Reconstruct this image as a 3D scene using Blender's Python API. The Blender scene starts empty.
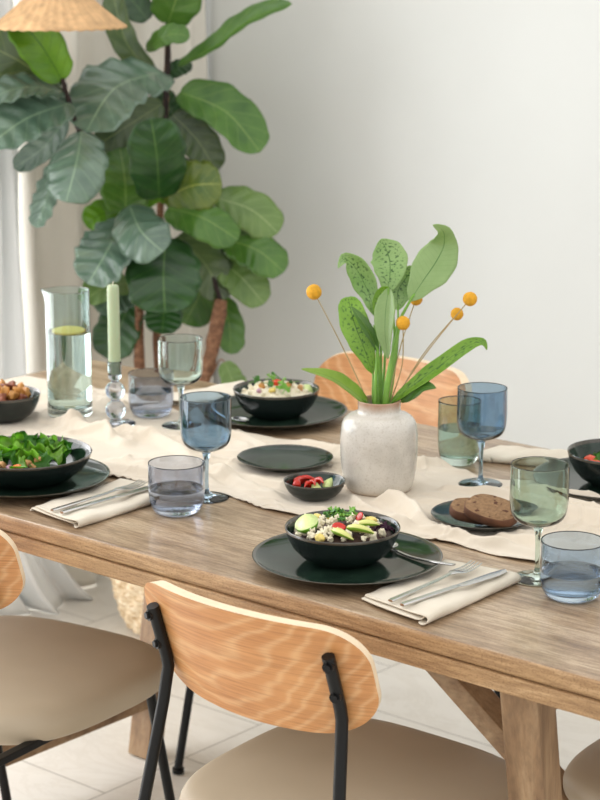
import bpy, bmesh, math, random
from mathutils import Vector, Matrix, noise as mn
PI = math.pi
R = math.radians
scn = bpy.context.scene
COL = scn.collection

# ---------------------------------------------------------------- camera
CAM = Vector((1.710, -2.101, 1.630))
AZ, PITCH, FPX = R(49.44), R(13.2246), 2000.0
FW = Vector((-math.cos(AZ)*math.cos(PITCH), math.sin(AZ)*math.cos(PITCH), -math.sin(PITCH)))
RT = Vector((math.sin(AZ), math.cos(AZ), 0.0))
UP = RT.cross(FW)
def at(px, py, D):
    """point of the place seen at a pixel of the photo, D metres away along the view axis"""
    return CAM + (FW + RT*((px-300)/FPX) - UP*((py-400)/FPX))*D

cd = bpy.data.cameras.new('camera'); cam = bpy.data.objects.new('camera', cd); COL.objects.link(cam)
cam.location = CAM
cam.rotation_euler = FW.to_track_quat('-Z', 'Y').to_euler()
cd.sensor_fit = 'AUTO'; cd.sensor_width = 36; cd.lens = 90
cd.dof.use_dof = True; cd.dof.focus_distance = 2.86; cd.dof.aperture_fstop = 7.5
cd.clip_start = .05
scn.camera = cam
scn.view_settings.view_transform = 'Standard'; scn.view_settings.look = 'None'
scn.view_settings.gamma = 1; scn.view_settings.use_curve_mapping = False
scn.view_settings.exposure = 0.0

# ---------------------------------------------------------------- object helpers
def tag(o, label=None, cat=None, group=None, kind=None):
    if label: o['label'] = label
    if cat: o['category'] = cat
    if group: o['group'] = group
    if kind: o['kind'] = kind
    return o
def empty(name, loc=(0,0,0), rz=0, label=None, cat=None, group=None):
    o = bpy.data.objects.new(name, None); COL.objects.link(o)
    o.location = loc; o.rotation_euler = (0, 0, rz); o.empty_display_size = .02
    return tag(o, label, cat, group)
def link(name, me, mats, parent=None, loc=(0,0,0), rot=(0,0,0), smooth=True):
    o = bpy.data.objects.new(name, me); COL.objects.link(o)
    if not isinstance(mats, (list, tuple)): mats = [mats]
    for m in mats: me.materials.append(m)
    o.location = loc; o.rotation_euler = rot
    if parent is not None: o.parent = parent
    if smooth:
        me.polygons.foreach_set('use_smooth', [True]*len(me.polygons))
    return o
def fin(bm, name, mats, parent=None, loc=(0,0,0), rot=(0,0,0), smooth=True, angle=None, recalc=True):
    if recalc: bmesh.ops.recalc_face_normals(bm, faces=bm.faces[:])
    me = bpy.data.meshes.new(name); bm.to_mesh(me); bm.free()
    o = link(name, me, mats, parent, loc, rot, smooth)
    if smooth and angle is not None:
        try: me.set_sharp_from_angle(angle=angle)
        except Exception: pass
    return o
def copy_tree(o, parent=None):
    c = o.copy(); COL.objects.link(c); c.parent = parent
    for ch in list(o.children): copy_tree(ch, c)
    return c

def add_lathe(bm, prof, n=64, center=(0,0,0), matfn=None, rfn=None):
    cx, cy, cz = center; rings = []
    for i, (r, z) in enumerate(prof):
        if r < 1e-6: rings.append([bm.verts.new((cx, cy, cz+z))])
        else:
            ring = []
            for k in range(n):
                a = 2*PI*k/n; rr = r; zz = z
                if rfn: rr, zz = rfn(r, z, a)
                ring.append(bm.verts.new((cx+rr*math.cos(a), cy+rr*math.sin(a), cz+zz)))
            rings.append(ring)
    for i in range(len(rings)-1):
        A, B = rings[i], rings[i+1]
        for k in range(n):
            k2 = (k+1) % n
            if len(A) == 1 and len(B) == 1: continue
            if len(A) == 1: f = bm.faces.new((A[0], B[k], B[k2]))
            elif len(B) == 1: f = bm.faces.new((A[k], A[k2], B[0]))
            else: f = bm.faces.new((A[k], A[k2], B[k2], B[k]))
            if matfn: f.material_index = matfn(i)
def smooth_prof(pts, sub=4):
    """Catmull-Rom through profile points"""
    out = []
    P = [pts[0]] + list(pts) + [pts[-1]]
    for i in range(1, len(P)-2):
        p0, p1, p2, p3 = P[i-1], P[i], P[i+1], P[i+2]
        for s in range(sub):
            t = s/sub
            out.append(tuple(.5*((2*p1[k])+(-p0[k]+p2[k])*t+(2*p0[k]-5*p1[k]+4*p2[k]-p3[k])*t*t+(-p0[k]+3*p1[k]-3*p2[k]+p3[k])*t**3) for k in range(len(p1))))
    out.append(tuple(pts[-1]))
    return out
def curve3(pts, n=12):
    pts = [Vector(p) for p in pts]
    if len(pts) == 2: return [pts[0].lerp(pts[1], i/n) for i in range(n+1)]
    res = smooth_prof([tuple(p) for p in pts], max(2, n//(len(pts)-1)))
    return [Vector(p) for p in res]
def add_tube(bm, pts, rad, n=12, cap=True, flat=1.0):
    pts = [Vector(p) for p in pts]; m = len(pts)
    if not isinstance(rad, (list, tuple)): rad = [rad]*m
    if len(rad) != m:
        rad = [rad[0] + (rad[-1]-rad[0])*i/(m-1) for i in range(m)]
    t0 = (pts[1]-pts[0]).normalized()
    nrm = t0.orthogonal().normalized(); rings = []; prev = t0
    for i, p in enumerate(pts):
        t = (pts[min(i+1, m-1)]-pts[max(i-1, 0)]).normalized()
        q = prev.rotation_difference(t); nrm = (q @ nrm).normalized(); prev = t
        b = t.cross(nrm)
        rings.append([bm.verts.new(p + (nrm*math.cos(2*PI*k/n) + b*math.sin(2*PI*k/n)*flat)*rad[i]) for k in range(n)])
    for A, B in zip(rings, rings[1:]):
        for k in range(n): bm.faces.new((A[k], A[(k+1)%n], B[(k+1)%n], B[k]))
    if cap: bm.faces.new(rings[0][::-1]); bm.faces.new(rings[-1])
def add_box(bm, lo, hi, bevel=0.0, seg=2, mat=None):
    lo = Vector(lo); hi = Vector(hi)
    r = bmesh.ops.create_cube(bm, size=1.0)
    c = (lo+hi)/2; d = hi-lo
    for v in r['verts']: v.co = Vector((v.co.x*d.x, v.co.y*d.y, v.co.z*d.z)) + c
    vs = r['verts']
    if bevel > 0:
        es = list({e for v in vs for e in v.link_edges})
        rr = bmesh.ops.bevel(bm, geom=es, offset=bevel, segments=seg, profile=.6, affect='EDGES')
        vs = rr['verts']
    if mat is not None: bmesh.ops.transform(bm, matrix=mat, verts=list({v for v in vs}))
    return vs
def add_beam(bm, a, b, w, h, side=Vector((0,1,0)), bevel=.002):
    """rectangular bar from a to b; w across (along side), h the other way"""
    a = Vector(a); b = Vector(b); t = (b-a); L = t.length; t.normalize()
    s = (side - t*side.dot(t)).normalized(); u = t.cross(s)
    M = Matrix((( t.x, s.x, u.x, a.x), (t.y, s.y, u.y, a.y), (t.z, s.z, u.z, a.z), (0,0,0,1)))
    b2 = bmesh.new(); add_box(b2, (0, -w/2, -h/2), (L, w/2, h/2), bevel)
    bmesh.ops.transform(b2, matrix=M, verts=b2.verts[:])
    me = bpy.data.meshes.new('tmp'); b2.to_mesh(me); b2.free(); bm.from_mesh(me); bpy.data.meshes.remove(me)
def add_ball(bm, c, r, sub=3, amp=0, freq=60, seed=0, scale=(1,1,1), rot=None):
    res = bmesh.ops.create_icosphere(bm, subdivisions=sub, radius=1)
    for v in res['verts']:
        d = v.co.copy(); k = 1.0
        if amp: k += amp*mn.noise(d*freq*.05 + Vector((seed*7.1, seed*3.3, seed)))
        p = Vector((d.x*scale[0], d.y*scale[1], d.z*scale[2]))*r*k
        if rot: p = rot @ p
        v.co = p + Vector(c)

# ---------------------------------------------------------------- material helpers
def lin(c):
    if isinstance(c, (tuple, list)) and len(c) == 3 and max(c) > 1.0:
        c = [x/255 for x in c]
        return tuple((x/12.92 if x <= .04045 else ((x+.055)/1.055)**2.4) for x in c) + (1,)
    return tuple(c[:3]) + (1,)
class NT:
    def __init__(s, name):
        s.m = bpy.data.materials.new(name); s.m.use_nodes = True; s.t = s.m.node_tree
        s.p = s.t.nodes['Principled BSDF']; s.out = s.t.nodes['Material Output']
        s.tc = s.t.nodes.new('ShaderNodeTexCoord')
    def n(s, ty, **kw):
        x = s.t.nodes.new(ty)
        for k, v in kw.items():
            if k.startswith('_'): setattr(x, k[1:], v)
            else: x.inputs[k.replace('9', ' ')].default_value = v
        return x
    def l(s, a, b): s.t.links.new(a, b)
    def map(s, scale=(1,1,1), src='Object', rot=(0,0,0)):
        m = s.n('ShaderNodeMapping'); m.inputs['Scale'].default_value = scale; m.inputs['Rotation'].default_value = rot
        s.l(s.tc.outputs[src], m.inputs['Vector']); return m.outputs[0]
    def noise(s, vec, scale, detail=4, rough=.55, dist=0.0):
        x = s.n('ShaderNodeTexNoise', Scale=scale, Detail=detail, Roughness=rough, Distortion=dist)
        s.l(vec, x.inputs['Vector']); return x.outputs['Fac']
    def ramp(s, fac, stops):
        x = s.n('ShaderNodeValToRGB'); cr = x.color_ramp
        while len(cr.elements) < len(stops): cr.elements.new(.5)
        for e, (p, c) in zip(cr.elements, stops): e.position = p; e.color = lin(c)
        s.l(fac, x.inputs['Fac']); return x.outputs['Color']
    def mix(s, fac, a, b, mode='MIX'):
        x = s.n('ShaderNodeMixRGB', _blend_type=mode)
        for inp, v in ((x.inputs['Fac'], fac), (x.inputs['Color1'], a), (x.inputs['Color2'], b)):
            if hasattr(v, 'is_linked') or hasattr(v, 'links'): s.l(v, inp)
            elif isinstance(v, (int, float)): inp.default_value = v
            else: inp.default_value = lin(v)
        return x.outputs['Color']
    def math(s, op, a, b=0.0, c=0.0):
        x = s.n('ShaderNodeMath', _operation=op)
        for i, v in enumerate((a, b, c)):
            if isinstance(v, (int, float)): x.inputs[i].default_value = v
            else: s.l(v, x.inputs[i])
        return x.outputs[0]
    def bump(s, h, strength=.3, dist=.002):
        x = s.n('ShaderNodeBump', Strength=strength, Distance=dist); s.l(h, x.inputs['Height'])
        s.l(x.outputs[0], s.p.inputs['Normal']); return x
    def col(s, c):
        if isinstance(c, (tuple, list)): s.p.inputs['Base Color'].default_value = lin(c)
        else: s.l(c, s.p.inputs['Base Color'])
    def set(s, **kw):
        for k, v in kw.items(): s.p.inputs[k.replace('_', ' ')].default_value = v
        return s
def simple(name, c, rough=.5, var=.0, scale=30, metal=0, spec=.5, bump=0, bscale=200, **kw):
    t = NT(name)
    if var:
        f = t.noise(t.map(), scale)
        c0 = lin(c); t.col(t.ramp(f, [(.3, tuple(x*(1-var) for x in c0[:3])), (.7, tuple(min(1, x*(1+var)) for x in c0[:3]))]))
    else: t.col(c)
    t.set(Roughness=rough, Metallic=metal); t.p.inputs['Specular IOR Level'].default_value = spec
    if bump: t.bump(t.noise(t.map(), bscale, 3), bump)
    t.set(**kw)
    return t.m
M = {}
def wood(name, dark, mid, light, sc=(1.4, 16, 16), rough=.4, bump=.25, coat=0.0, ring=0.0):
    t = NT(name); v = t.map(sc)
    f1 = t.noise(v, 2.2, 6, .6, .4); f2 = t.noise(t.map((sc[0]*3, sc[1]*6, sc[2]*6)), 3.0, 3, .6)
    f3 = t.noise(t.map((1.1, 3.5, 3.5)), 1.6, 3, .5, .6)
    c = t.ramp(f1, [(.28, dark), (.5, mid), (.72, light)])
    g = t.ramp(f2, [(.35, (.55,.55,.55)), (.6, (1,1,1))])
    c = t.mix(.45, c, g, 'MULTIPLY')
    b = t.ramp(f3, [(.3, (.72,.70,.68)), (.7, (1,1,1))])
    c = t.mix(.5, c, b, 'MULTIPLY')
    t.col(c); t.set(Roughness=rough)
    t.p.inputs['Coat Weight'].default_value = coat; t.p.inputs['Coat Roughness'].default_value = .18
    t.bump(f2, bump, .0012)
    return t.m
def topwood():
    t = NT('table_wood'); f1 = t.noise(t.map((1.6, 11, 11)), 2.4, 8, .68, .5); f2 = t.noise(t.map((9, 90, 90)), 3.0, 3, .6)
    f3 = t.noise(t.map((1.3, 2.6, 2.6)), 1.8, 4, .55, .8)
    c = t.ramp(f1, [(.32, (146,120,94)), (.5, (182,156,126)), (.66, (208,186,158))])
    c = t.mix(.75, c, t.ramp(f2, [(.40, (.55,.50,.45)), (.56, (1,1,1))]), 'MULTIPLY')
    sp = t.noise(t.map((1,3,3)), 260, 2, .6); c = t.mix(.6, c, t.ramp(sp, [(.36, (.55,.5,.45)), (.48, (1,1,1))]), 'MULTIPLY')
    c = t.mix(.6, c, t.ramp(f3, [(.35, (.74,.70,.66)), (.6, (1,1,1))]), 'MULTIPLY')
    t.col(c); t.set(Roughness=.36); t.p.inputs['Coat Weight'].default_value = .3; t.p.inputs['Coat Roughness'].default_value = .16
    t.bump(f2, .22, .0008); return t.m
M['top'] = topwood()
M['leg'] = wood('table_leg_wood', (120,90,62), (158,126,92), (188,158,122), sc=(14,14,1.6), rough=.5)
M['beam'] = wood('beam_wood', (120,90,62), (158,126,92), (188,158,122), sc=(8,8,8), rough=.5)
def edgewood():
    t = NT('table_edge_wood'); f1 = t.noise(t.map((2.2, 18, 18)), 2.6, 8, .7, .6); f2 = t.noise(t.map((7, 90, 90)), 3.0, 4, .65)
    c = t.ramp(f1, [(.30, (150,116,80)), (.5, (178,142,100)), (.70, (202,168,126))])
    c = t.mix(.6, c, t.ramp(f2, [(.38, (.55,.48,.41)), (.56, (1,1,1))]), 'MULTIPLY')
    sp = t.noise(t.map((1,2,2)), 300, 2, .6); c = t.mix(.6, c, t.ramp(sp, [(.36, (.52,.46,.4)), (.48, (1,1,1))]), 'MULTIPLY')
    t.col(c); t.set(Roughness=.55); t.bump(f2, .5, .0015); return t.m
M['edge'] = edgewood()  # same wood as the top, painted warmer where no sky reflects
def veneer():
    t = NT('oak_veneer'); sx = t.n('ShaderNodeSeparateXYZ'); t.l(t.tc.outputs['Object'], sx.inputs[0])
    X, Z = sx.outputs[0], sx.outputs[2]
    n1 = t.noise(t.map((3.4, 3.4, 10)), 1.0, 3, .55, .3)
    xx = t.math('ADD', X, .075); par = t.math('MULTIPLY', t.math('MULTIPLY', xx, xx), -130.0)
    h = t.math('ADD', t.math('ADD', t.math('MULTIPLY', Z, 46.0), par), t.math('MULTIPLY', n1, 6.5))
    st = t.math('ADD', t.math('MULTIPLY', t.math('SINE', t.math('MULTIPLY', h, 4.4)), .5), .5)
    st = t.math('POWER', st, 3.0)
    f = t.noise(t.map((2.5, 2.5, 85)), 4.0, 4, .65)
    f2 = t.noise(t.map((5, 5, 9)), 1.2, 3, .6)
    c = t.ramp(f2, [(.3, (186,126,72)), (.7, (206,148,92))])
    c = t.mix(t.math('MULTIPLY', st, .34), c, (232,194,146))
    g = t.ramp(f, [(.36, (.60,.52,.44)), (.56, (1,1,1))])
    t.col(t.mix(.6, c, g, 'MULTIPLY')); t.set(Roughness=.42)
    t.bump(f, .12, .001)
    return t.m
M['veneer'] = veneer()
M['ply'] = simple('plywood_edge', (236,214,182), .5, .06, 60)
M['black'] = simple('black_metal', (.005,.005,.005), .36, spec=.28)
def leather():
    t = NT('taupe_leather'); f = t.noise(t.map(), 420, 3, .6); g = t.noise(t.map(), 6, 2)
    t.col(t.ramp(g, [(.3, (174,158,134)), (.7, (184,168,144))])); t.set(Roughness=.48); t.bump(f, .18, .0006); return t.m
M['leather'] = leather()
def glaze(name, a, b, rough=.1, scale=25, coat=.5):
    t = NT(name); f = t.noise(t.map((1,1,1)), scale, 5, .65); s = t.noise(t.map(), 480, 2, .5)
    c = t.ramp(f, [(.3, a), (.7, b)]); c = t.mix(.35, c, t.ramp(s, [(.38, (.4,.4,.4)), (.55, (1,1,1))]), 'MULTIPLY')
    t.col(c); t.set(Roughness=rough); t.p.inputs['Coat Weight'].default_value = coat; t.p.inputs['Coat Roughness'].default_value = .05
    return t.m
M['green'] = glaze('green_black_glaze', (14,28,23), (42,62,50), .10, coat=0)
M['greenout'] = glaze('dark_glaze_outside', (10,16,16), (26,38,35), .26, coat=0)
M['rim'] = glaze('worn_glaze_rim', (52,46,38), (84,78,66), .2, 60)
M['cream'] = simple('cut_face', (226,208,160), .5, .1, 200)
def vaseglaze():
    t = NT('vase_glaze'); s = t.noise(t.map(), 330, 3, .6); g = t.noise(t.map(), 22, 4)
    c = t.ramp(g, [(.3, (196,189,178)), (.7, (218,212,202))])
    c = t.mix(.45, c, t.ramp(s, [(.33, (.70,.65,.58)), (.47, (1,1,1))]), 'MULTIPLY')
    sx = t.n('ShaderNodeSeparateXYZ'); t.l(t.tc.outputs['Object'], sx.inputs[0])
    h = t.math('ADD', sx.outputs[2], t.math('MULTIPLY', t.noise(t.map(), 60, 3), .012))
    nk = t.ramp(h, [(.0, (0,0,0)), (.1385, (0,0,0)), (.152, (1,1,1))])
    base = t.ramp(h, [(.004, (1,1,1)), (.014, (0,0,0))])
    c = t.mix(nk, c, (176,138,112)); c = t.mix(base, c, (190,160,132))
    t.col(c); t.set(Roughness=.22); t.p.inputs['Coat Weight'].default_value = .4; t.p.inputs['Coat Roughness'].default_value = .1
    t.bump(s, .12, .0006); return t.m
M['vase'] = vaseglaze()
def glass(name, c, ior=1.45, rough=0.0):
    t = NT(name); t.col(c); t.set(Roughness=rough, IOR=ior)
    t.p.inputs['Transmission Weight'].default_value = 1.0
    return t.m
M['gblue'] = glass('blue_glass', (.43,.56,.68))
M['gblue2'] = glass('light_blue_glass', (.60,.70,.81))
M['ggrey'] = glass('grey_blue_glass', (.66,.70,.79))
M['gteal'] = glass('pale_teal_glass', (.80,.90,.88))
M['ggreen'] = glass('green_glass', (.66,.77,.70))
M['gclear'] = glass('clear_lilac_glass', (.76,.79,.86))
M['water'] = glass('water', (.97,.99,.99), 1.33)
def linen(name, a, b, sc=900, disp=.25):
    t = NT(name)
    w1 = t.n('ShaderNodeTexWave', _bands_direction='X', Scale=sc*.5, Distortion=2, Detail=1); t.l(t.map(), w1.inputs['Vector'])
    w2 = t.n('ShaderNodeTexWave', _bands_direction='Y', Scale=sc*.5, Distortion=2, Detail=1); t.l(t.map(), w2.inputs['Vector'])
    h = t.math('ADD', w1.outputs['Fac'], w2.outputs['Fac'])
    t.col(t.ramp(t.noise(t.map(), 9, 4), [(.3, a), (.7, b)])); t.set(Roughness=.9)
    t.p.inputs['Specular IOR Level'].default_value = .15
    t.p.inputs['Sheen Weight'].default_value = .2
    t.bump(h, disp, .0006); return t.m
M['runner'] = linen('runner_linen', (212,198,178), (224,212,194))
M['napkin'] = linen('napkin_linen', (212,200,180), (226,216,198), 1100)
M['steel'] = simple('brushed_steel', (.62,.61,.60), .24, metal=1)
M['wallm'] = simple('wall_paint', (.70,.71,.685), .85, .015, 3, spec=.2)
def floorm():
    t = NT('floor_tiles'); sx = t.n('ShaderNodeSeparateXYZ'); t.l(t.tc.outputs['Object'], sx.inputs[0])
    X, Y = sx.outputs[0], sx.outputs[1]
    u = t.math('DIVIDE', t.math('ADD', X, .920+7.35), .735)
    cu = t.math('FLOOR', u); fu = t.math('FRACT', u)
    off = t.math('MULTIPLY', t.math('MODULO', cu, 2.0), .225)
    v = t.math('DIVIDE', t.math('ADD', t.math('ADD', Y, off), 9 - .39 - .225), .45)
    fv = t.math('FRACT', v)
    du = t.math('MULTIPLY', t.math('MINIMUM', fu, t.math('SUBTRACT', 1.0, fu)), .735)
    dv = t.math('MULTIPLY', t.math('MINIMUM', fv, t.math('SUBTRACT', 1.0, fv)), .45)
    d = t.math('MINIMUM', du, dv)
    g = t.math('SMOOTH_MIN', 1.0, t.math('DIVIDE', d, .0028), .2)
    f = t.noise(t.map(), 3.2, 6, .6, .5)
    f2 = t.noise(t.map((1,2.5,1)), 2.2, 8, .7, 1.5)
    c = t.ramp(f, [(.3, (218,212,202)), (.7, (232,227,218))])
    c = t.mix(.5, c, t.ramp(f2, [(.46, (1,1,1)), (.5, (.88,.86,.83)), (.54, (1,1,1))]), 'MULTIPLY')
    t.col(t.mix(g, (150,142,130), c)); t.set(Roughness=.34)
    t.bump(g, .3, .002); return t.m
M['floor'] = floorm()
def basketm():
    t = NT('seagrass'); f = t.noise(t.map((1,1,3)), 70, 4)
    t.col(t.ramp(f, [(.3, (176,138,96)), (.5, (230,206,168)), (.68, (250,240,220))])); t.set(Roughness=.7); return t.m
M['basket'] = basketm()
def leafm(name, a, b, vein, rough=.34, trans=.25, coat=.35, flecks=None, nv=7.0):
    t = NT(name); uv = t.n('ShaderNodeSeparateXYZ'); t.l(t.tc.outputs['UV'], uv.inputs[0])
    m = t.math('MULTIPLY', t.math('ABSOLUTE', t.math('SUBTRACT', uv.outputs[1], .5)), 2.0)
    q = t.math('FRACT', t.math('SUBTRACT', t.math('MULTIPLY', uv.outputs[0], nv), t.math('MULTIPLY', m, 1.7)))
    q = t.math('ABSOLUTE', t.math('SUBTRACT', q, .5))
    side = t.math('LESS_THAN', q, .035)
    mid = t.math('LESS_THAN', m, .024)
    mask = t.math('MAXIMUM', t.math('MULTIPLY', side, .4 if nv < 10 else .18), mid)
    f = t.noise(t.map(), 14, 4, .6)
    c = t.ramp(f, [(.3, a), (.7, b)])
    if flecks:
        vo = t.noise(t.map((26,9,1), 'UV', (0,0,.5)), 1.0, 2, .5)
        fl = t.ramp(vo, [(.56, (0,0,0)), (.62, (1,1,1))])
        fl = t.mix(t.ramp(m, [(.1, (1,1,1)), (.75, (.55,.55,.55)), (.9, (0,0,0))]), (0.,0.,0.), fl)
        c = t.mix(fl, c, flecks)
    c = t.mix(mask, c, vein)
    t.col(c); t.set(Roughness=rough); t.p.inputs['Coat Weight'].default_value = coat; t.p.inputs['Coat Roughness'].default_value = .28
    tr = t.n('ShaderNodeBsdfTranslucent'); 
    t.l(t.mix(1.0, c, (.9,1.0,.35), 'MULTIPLY'), tr.inputs['Color'])
    mx = t.n('ShaderNodeMixShader', Fac=trans)
    t.l(t.p.outputs[0], mx.inputs[1]); t.l(tr.outputs[0], mx.inputs[2]); t.l(mx.outputs[0], t.out.inputs['Surface'])
    t.bump(mask, -.25, .002)
    return t.m
M['fd'] = leafm('fig_leaf_dark', (26,62,24), (46,90,34), (84,120,56), trans=.15)
M['fm'] = leafm('fig_leaf_mid', (64,108,34), (96,140,52), (132,164,80), trans=.28)
M['fs'] = leafm('fig_leaf_painted_sheen', (74,102,84), (108,134,112), (142,168,136), rough=.28, trans=.12, coat=1.0)  # part of the window sheen is painted into this paler base colour
M['fb'] = leafm('fig_leaf_bright', (84,140,18), (122,172,34), (60,110,20), trans=.35)
M['fl'] = leafm('fig_leaf_light', (104,138,66), (134,164,90), (172,192,128), trans=.3)
M['fy'] = leafm('fig_leaf_yellowing', (60,98,30), (122,136,38), (160,170,80), trans=.25)
M['fo'] = leafm('fig_leaf_olive', (66,90,50), (96,116,66), (132,148,92), trans=.2)
M['ag'] = leafm('spotted_leaf', (128,170,84), (166,196,128), (74,120,40), rough=.32, trans=.3, flecks=(48,92,30), nv=14)
M['ap'] = leafm('pale_leaf', (138,170,104), (172,192,146), (74,116,50), rough=.3, trans=.3, nv=14, flecks=(120,158,90))
M['ab'] = leafm('fresh_green_leaf', (120,168,40), (150,192,70), (60,104,24), rough=.35, trans=.35, nv=12, flecks=(58,108,26))
M['af'] = leafm('smooth_pale_leaf', (142,172,104), (164,192,128), (84,128,56), rough=.3, trans=.3, nv=18)
M['ay'] = leafm('yellow_green_leaf', (134,168,52), (164,192,88), (100,140,40), rough=.4, trans=.3, nv=14)
M['astem'] = simple('green_stalk', (112,158,56), .4, .2, 40)
M['ball'] = simple('yellow_flower_head', (222,162,40), .85, .15, 200, bump=.6, bscale=900)
M['dry'] = simple('dry_stem', (164,142,96), .7)
def bark():
    t = NT('bark'); f = t.noise(t.map((1,1,1.8)), 60, 6, .7)
    t.col(t.ramp(f, [(.3, (78,50,34)), (.55, (140,98,70)), (.75, (178,144,114))])); t.set(Roughness=.85); t.bump(f, .9, .006); return t.m
M['bark'] = bark()
M['twig'] = simple('dark_twig', (44,30,26), .8, .3, 60)
def curtm(name, c, trans=.5, tp=0.0):
    t = NT(name); t.col(c); t.set(Roughness=.9); t.p.inputs['Specular IOR Level'].default_value = .1
    tr = t.n('ShaderNodeBsdfTranslucent', Color=lin(c)); mx = t.n('ShaderNodeMixShader', Fac=trans)
    t.l(t.p.outputs[0], mx.inputs[1]); t.l(tr.outputs[0], mx.inputs[2])
    o = mx.outputs[0]
    if tp:
        tt = t.n('ShaderNodeBsdfTransparent'); m2 = t.n('ShaderNodeMixShader', Fac=tp)
        t.l(o, m2.inputs[1]); t.l(tt.outputs[0], m2.inputs[2]); o = m2.outputs[0]
    t.l(o, t.out.inputs['Surface']); return t.m
M['sheer'] = curtm('white_sheer', (.88,.89,.88), .10, .03)
M['drape'] = curtm('beige_drape', (.80,.76,.68), .07)
M['wicker'] = simple('wicker', (206,166,120), .7, .25, 40)
M['trim'] = simple('white_trim', (.82,.82,.80), .4)
M['winglass'] = glass('window_glass', (.98,.99,.99), 1.02)
M['soil'] = simple('soil', (50,36,26), .95, .4, 80)

# ---------------------------------------------------------------- the room
WX, WY = -1.95, 1.74
def slab(name, lo, hi, m, kind='structure', bev=0, parent=None):
    bm = bmesh.new(); add_box(bm, lo, hi, bev)
    o = fin(bm, name, m, parent, smooth=False)
    if kind: o['kind'] = kind
    return o
slab('floor', (WX-.1, -3.2, -.08), (4.2, WY+.1, 0), M['floor'])
slab('wall_back', (WX-.1, WY, 0), (4.2, WY+.1, 2.7), M['wallm'])
bm = bmesh.new()   # left wall with a window opening
W0, W1, Z0, Z1 = -1.9, 1.38, .03, 2.35
add_box(bm, (WX-.1, -3.2, 0), (WX, W0, 2.7)); add_box(bm, (WX-.1, W1, 0), (WX, WY, 2.7))
add_box(bm, (WX-.1, W0, 0), (WX, W1, Z0)); add_box(bm, (WX-.1, W0, Z1), (WX, W1, 2.7))
fin(bm, 'wall_left', M['wallm'], smooth=False)['kind'] = 'structure'
bm = bmesh.new()
for y in (W0, (W0+W1)/2-.025, W1-.05): add_box(bm, (WX-.08, y, Z0), (WX-.02, y+.05, Z1), .004)
for z in (Z0, Z1-.05): add_box(bm, (WX-.08, W0, z), (WX-.02, W1, z+.05), .004)
wf = fin(bm, 'window_1', M['trim'], smooth=False); wf['kind'] = 'structure'
slab('baseboard_back', (WX, WY-.014, 0), (4.2, WY, .09), M['trim'])
slab('baseboard_left', (WX, -3.2, 0), (WX+.014, WY-.014, .09), M['trim'])

def curtain(name, y0, y1, x, folds, amp, m, label, cat, flare=0.0, spread=0.0, seed=1):
    bm = bmesh.new(); nu, nv = 160, 60; rnd = random.Random(seed)
    ph = [rnd.uniform(0, 6) for _ in range(4)]; g = []
    for j in range(nv+1):
        s = j/nv; z = 2.5*(1-s)**1.15 + .004; row = []
        for i in range(nu+1):
            u = i/nu
            fl = math.exp(-z/.16)
            y = y0 + (y1-y0)*u + spread*fl*u + .012*math.sin(9*z+u*20+ph[0])*(.3+fl)
            a = amp*(1+.8*fl)
            xx = x + a*math.sin(2*PI*folds*u + ph[1] + .5*math.sin(2.1*z+ph[2])) + a*.45*math.sin(2*PI*folds*1.7*u+ph[3]+z)
            xx += flare*fl*(.6+.4*math.sin(2*PI*u*2.3+ph[2]))
            row.append(bm.verts.new((max(xx, WX+.02), y, max(z, .004))))
        g.append(row)
    for j in range(nv):
        for i in range(nu): bm.faces.new((g[j][i], g[j][i+1], g[j+1][i+1], g[j+1][i]))
    o = fin(bm, name, m, recalc=False)
    sm = o.modifiers.new('s', 'SOLIDIFY'); sm.thickness = .0015
    return tag(o, label, cat)
curtain('sheer_curtain', .62, 1.035, WX+.10, 6, .018, M['sheer'], 'white sheer curtain pooling on the floor by the window', 'curtain', flare=.07, spread=.15, seed=3)
curtain('drape', 1.045, WY-.02, WX+.075, 5, .017, M['drape'], 'beige linen drape hanging in the corner behind the fig plant', 'curtain', seed=8)
bm = bmesh.new(); add_tube(bm, [(WX+.09, -2.0, 2.51), (WX+.09, WY-.03, 2.51)], .012, 12)
for y in (-1.9, .9, WY-.1): add_tube(bm, [(WX, y, 2.51), (WX+.09, y, 2.51)], .008, 8)
tag(fin(bm, 'curtain_rod', M['black']), 'black metal rod carrying the curtains above the window', 'curtain rod')

# ---------------------------------------------------------------- light
w = bpy.data.worlds.new('world'); scn.world = w; w.use_nodes = True
bg = w.node_tree.nodes['Background']; wt = w.node_tree
_tc = wt.nodes.new('ShaderNodeTexCoord'); _sx = wt.nodes.new('ShaderNodeSeparateXYZ'); wt.links.new(_tc.outputs['Generated'], _sx.inputs[0])
_rp = wt.nodes.new('ShaderNodeValToRGB'); wt.links.new(_sx.outputs[2], _rp.inputs['Fac'])
_rp.color_ramp.elements[0].position = .0; _rp.color_ramp.elements[0].color = (.82,.815,.80,1)
_rp.color_ramp.elements[1].position = .6; _rp.color_ramp.elements[1].color = (1,.99,.975,1)
wt.links.new(_rp.outputs[0], bg.inputs[0]); bg.inputs[1].default_value = 1.42
def area(name, loc, target, sx, sy, power, color=(1,1,1), spread=PI):
    d = bpy.data.lights.new(name, 'AREA'); d.shape = 'RECTANGLE'; d.size = sx; d.size_y = sy; d.energy = power; d.color = color; d.spread = spread
    o = bpy.data.objects.new(name, d); COL.objects.link(o); o.location = loc
    o.rotation_euler = (Vector(target)-Vector(loc)).to_track_quat('-Z', 'Y').to_euler(); return o
area('window_daylight', (WX-.16, -.15, 1.2), (1.5, -.15, 1.1), 3.4, 2.3, 92, (.97,.985,1.0))

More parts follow.
